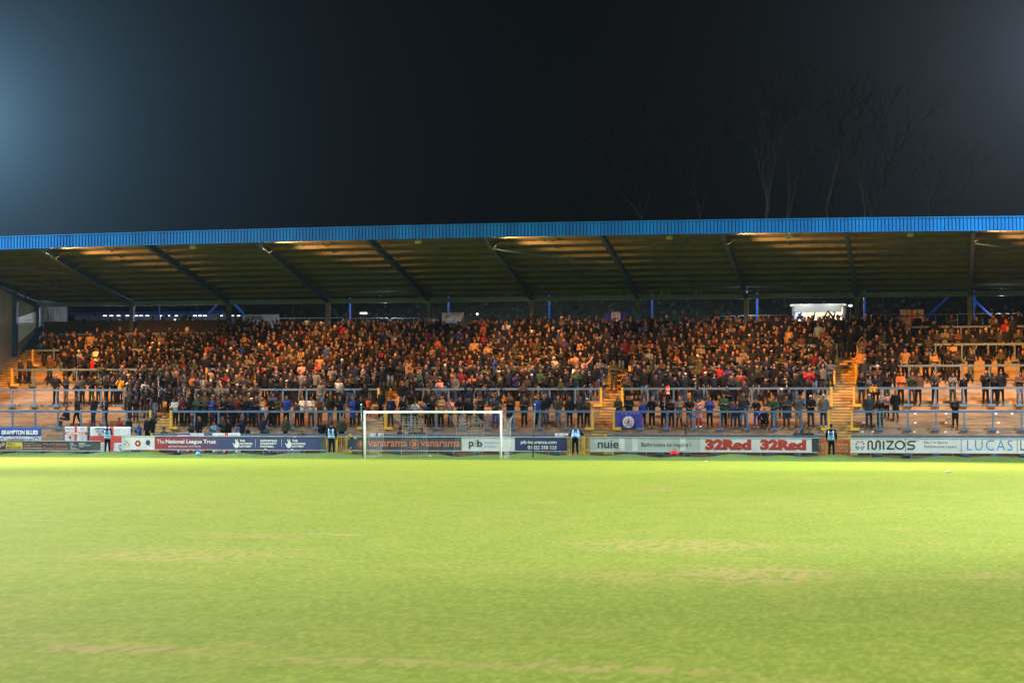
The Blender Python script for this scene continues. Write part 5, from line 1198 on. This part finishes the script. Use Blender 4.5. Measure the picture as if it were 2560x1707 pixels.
l = bpy.data.lights.new('eaves_light', 'AREA'); l.shape = 'RECTANGLE'; l.size = 9; l.size_y = .3; l.energy = 260; l.color = (.7,.8,1); o = bpy.data.objects.new('eaves_light', l); COL.objects.link(o); o.location = (PX(400,133), 133.4, 9.1); o.rotation_euler = (R(-35),0,0)
# light on the rear blue posts from the concourse behind
for X in (-36, -12, 4):
    l = bpy.data.lights.new('concourse_lamp', 'POINT'); l.energy = 60; l.color = (.6,.75,1); l.shadow_soft_size = .2; o = bpy.data.objects.new('concourse_lamp', l); COL.objects.link(o); o.location = (X, 128.4, 9.4)
# bare trees on the hill
def tree(x, y, z, h, seed, lean, label):
    rr = random.Random(seed); root = empty('bare_tree', (x,y,z), label, 'tree', 'bare trees on the hill behind the stand')
    trunk, crown_ = MB(), MB()
    def grow(p, d, L, r, lev, mb):
        pts = [p]; q = p; dd = d
        for i in range(3): dd = (dd+V((rr.gauss(0,.08),rr.gauss(0,.08),rr.gauss(0,.05)+.03))).normalized(); q = q+dd*L/3; pts.append(q)
        mb.tube(pts, [r, r*.88, r*.74, r*.6], 5 if lev else 8)
        if lev >= 5: return
        for k in range(3 if lev < 4 else 2):
            ax = V((rr.gauss(0,1),rr.gauss(0,1),rr.gauss(0,.3))).normalized(); nd = (dd+ax*rr.uniform(.35,.65)).normalized(); nd.z = abs(nd.z)*.8+.2
            grow(pts[rr.choice((2,3)) if k else 3], nd.normalized(), L*rr.uniform(.6,.8), r*.55, lev+1, crown_)
    grow(V((x,y,z)), V((lean,0,1)).normalized(), h*.36, h*.0105, 0, trunk)
    trunk.build('trunk', M['bark'], root, True); crown_.build('crown', M['bark'], root)
for i, (px, d, h, ln, lab) in enumerate(((1625,12,24,0,'bare tree on hill leftmost, above the fourth rafter'),(1745,16,22,.03,'bare tree on hill second from left'),(1915,10,27,0,'tall bare tree on hill above the nuie side'),(1950,14,25,0,'thin bare tree close right of the tallest one'),(2080,12,26,.06,'bare tree on hill in the middle of the row'),(2150,10,25,.16,'leaning bare tree on the hill towards the right'),(2340,11,20,-.03,'low forked bare tree on the hill at right'))):
    Y = 132+d; x = PX(px, Y); z = 6.4+min((Y-131.5)*.42,6.5); tree(x, Y, z-.3, h*.62, 40+i, ln, lab)
# far corner floodlight masts
for (x, lab) in ((-68, 'steel floodlight mast at the far left corner'), (14, 'steel floodlight mast at the far right corner')):
    r_ = empty('floodlight_mast', (x,106.5,0), lab, 'floodlight mast', 'corner floodlight masts'); mb = MB(); mb.bar((x,106.5,0),(x,106.5,27),.35,.18,12); mb.build('mast', M['galv'], r_, True)
    mb = MB(); 
    for i in range(4):
        for j in range(3): mb.box(x-2+i*1.1, x-1.2+i*1.1, 106.6, 106.9, 25.5+j*.8, 26.1+j*.8)
    mb.build('lamp_bank', M['black'], r_)
# tripod camera behind the front rail
x, z = P(1714, 1064, 109.5); r_ = empty('tripod_camera', (x,109.5,.17), 'black video camera on tripod behind the front rail', 'camera')
mb = MB(); mb.box(x-.07,x+.07,109.35,109.62,z-.06,z+.07); mb.bar((x,109.35,z),(x,109.22,z),.045,.05,10); mb.build('camera_body', M['black'], r_)
for s in (-1,0,1): mb = MB(); mb.bar((x,109.5,z-.07),(x+.28*s,109.5+(.25 if s == 0 else -.1),.18),.015,n=6); mb.build('tripod_leg', M['black'], r_)
# ------------------------------------------------------------------ haze
mb = MB(); mb.box(-110, 60, -30, 260, -1.0, 75)
hz = mb.build('haze', []); hm = bpy.data.materials.new('night_mist'); hm.use_nodes = True; n = hm.node_tree
for q in list(n.nodes):
    if q.type != 'OUTPUT_MATERIAL': n.nodes.remove(q)
pv = n.nodes.new('ShaderNodeVolumePrincipled'); pv.inputs['Density'].default_value = .00004; pv.inputs['Color'].default_value = (.72,.86,1,1); pv.inputs['Anisotropy'].default_value = .3
out = [q for q in n.nodes if q.type == 'OUTPUT_MATERIAL'][0]; n.links.new(pv.outputs[0], out.inputs['Volume']); hz.data.materials.append(hm); tag(hz, 'thin floodlit night mist over the ground', 'haze', kind='stuff')
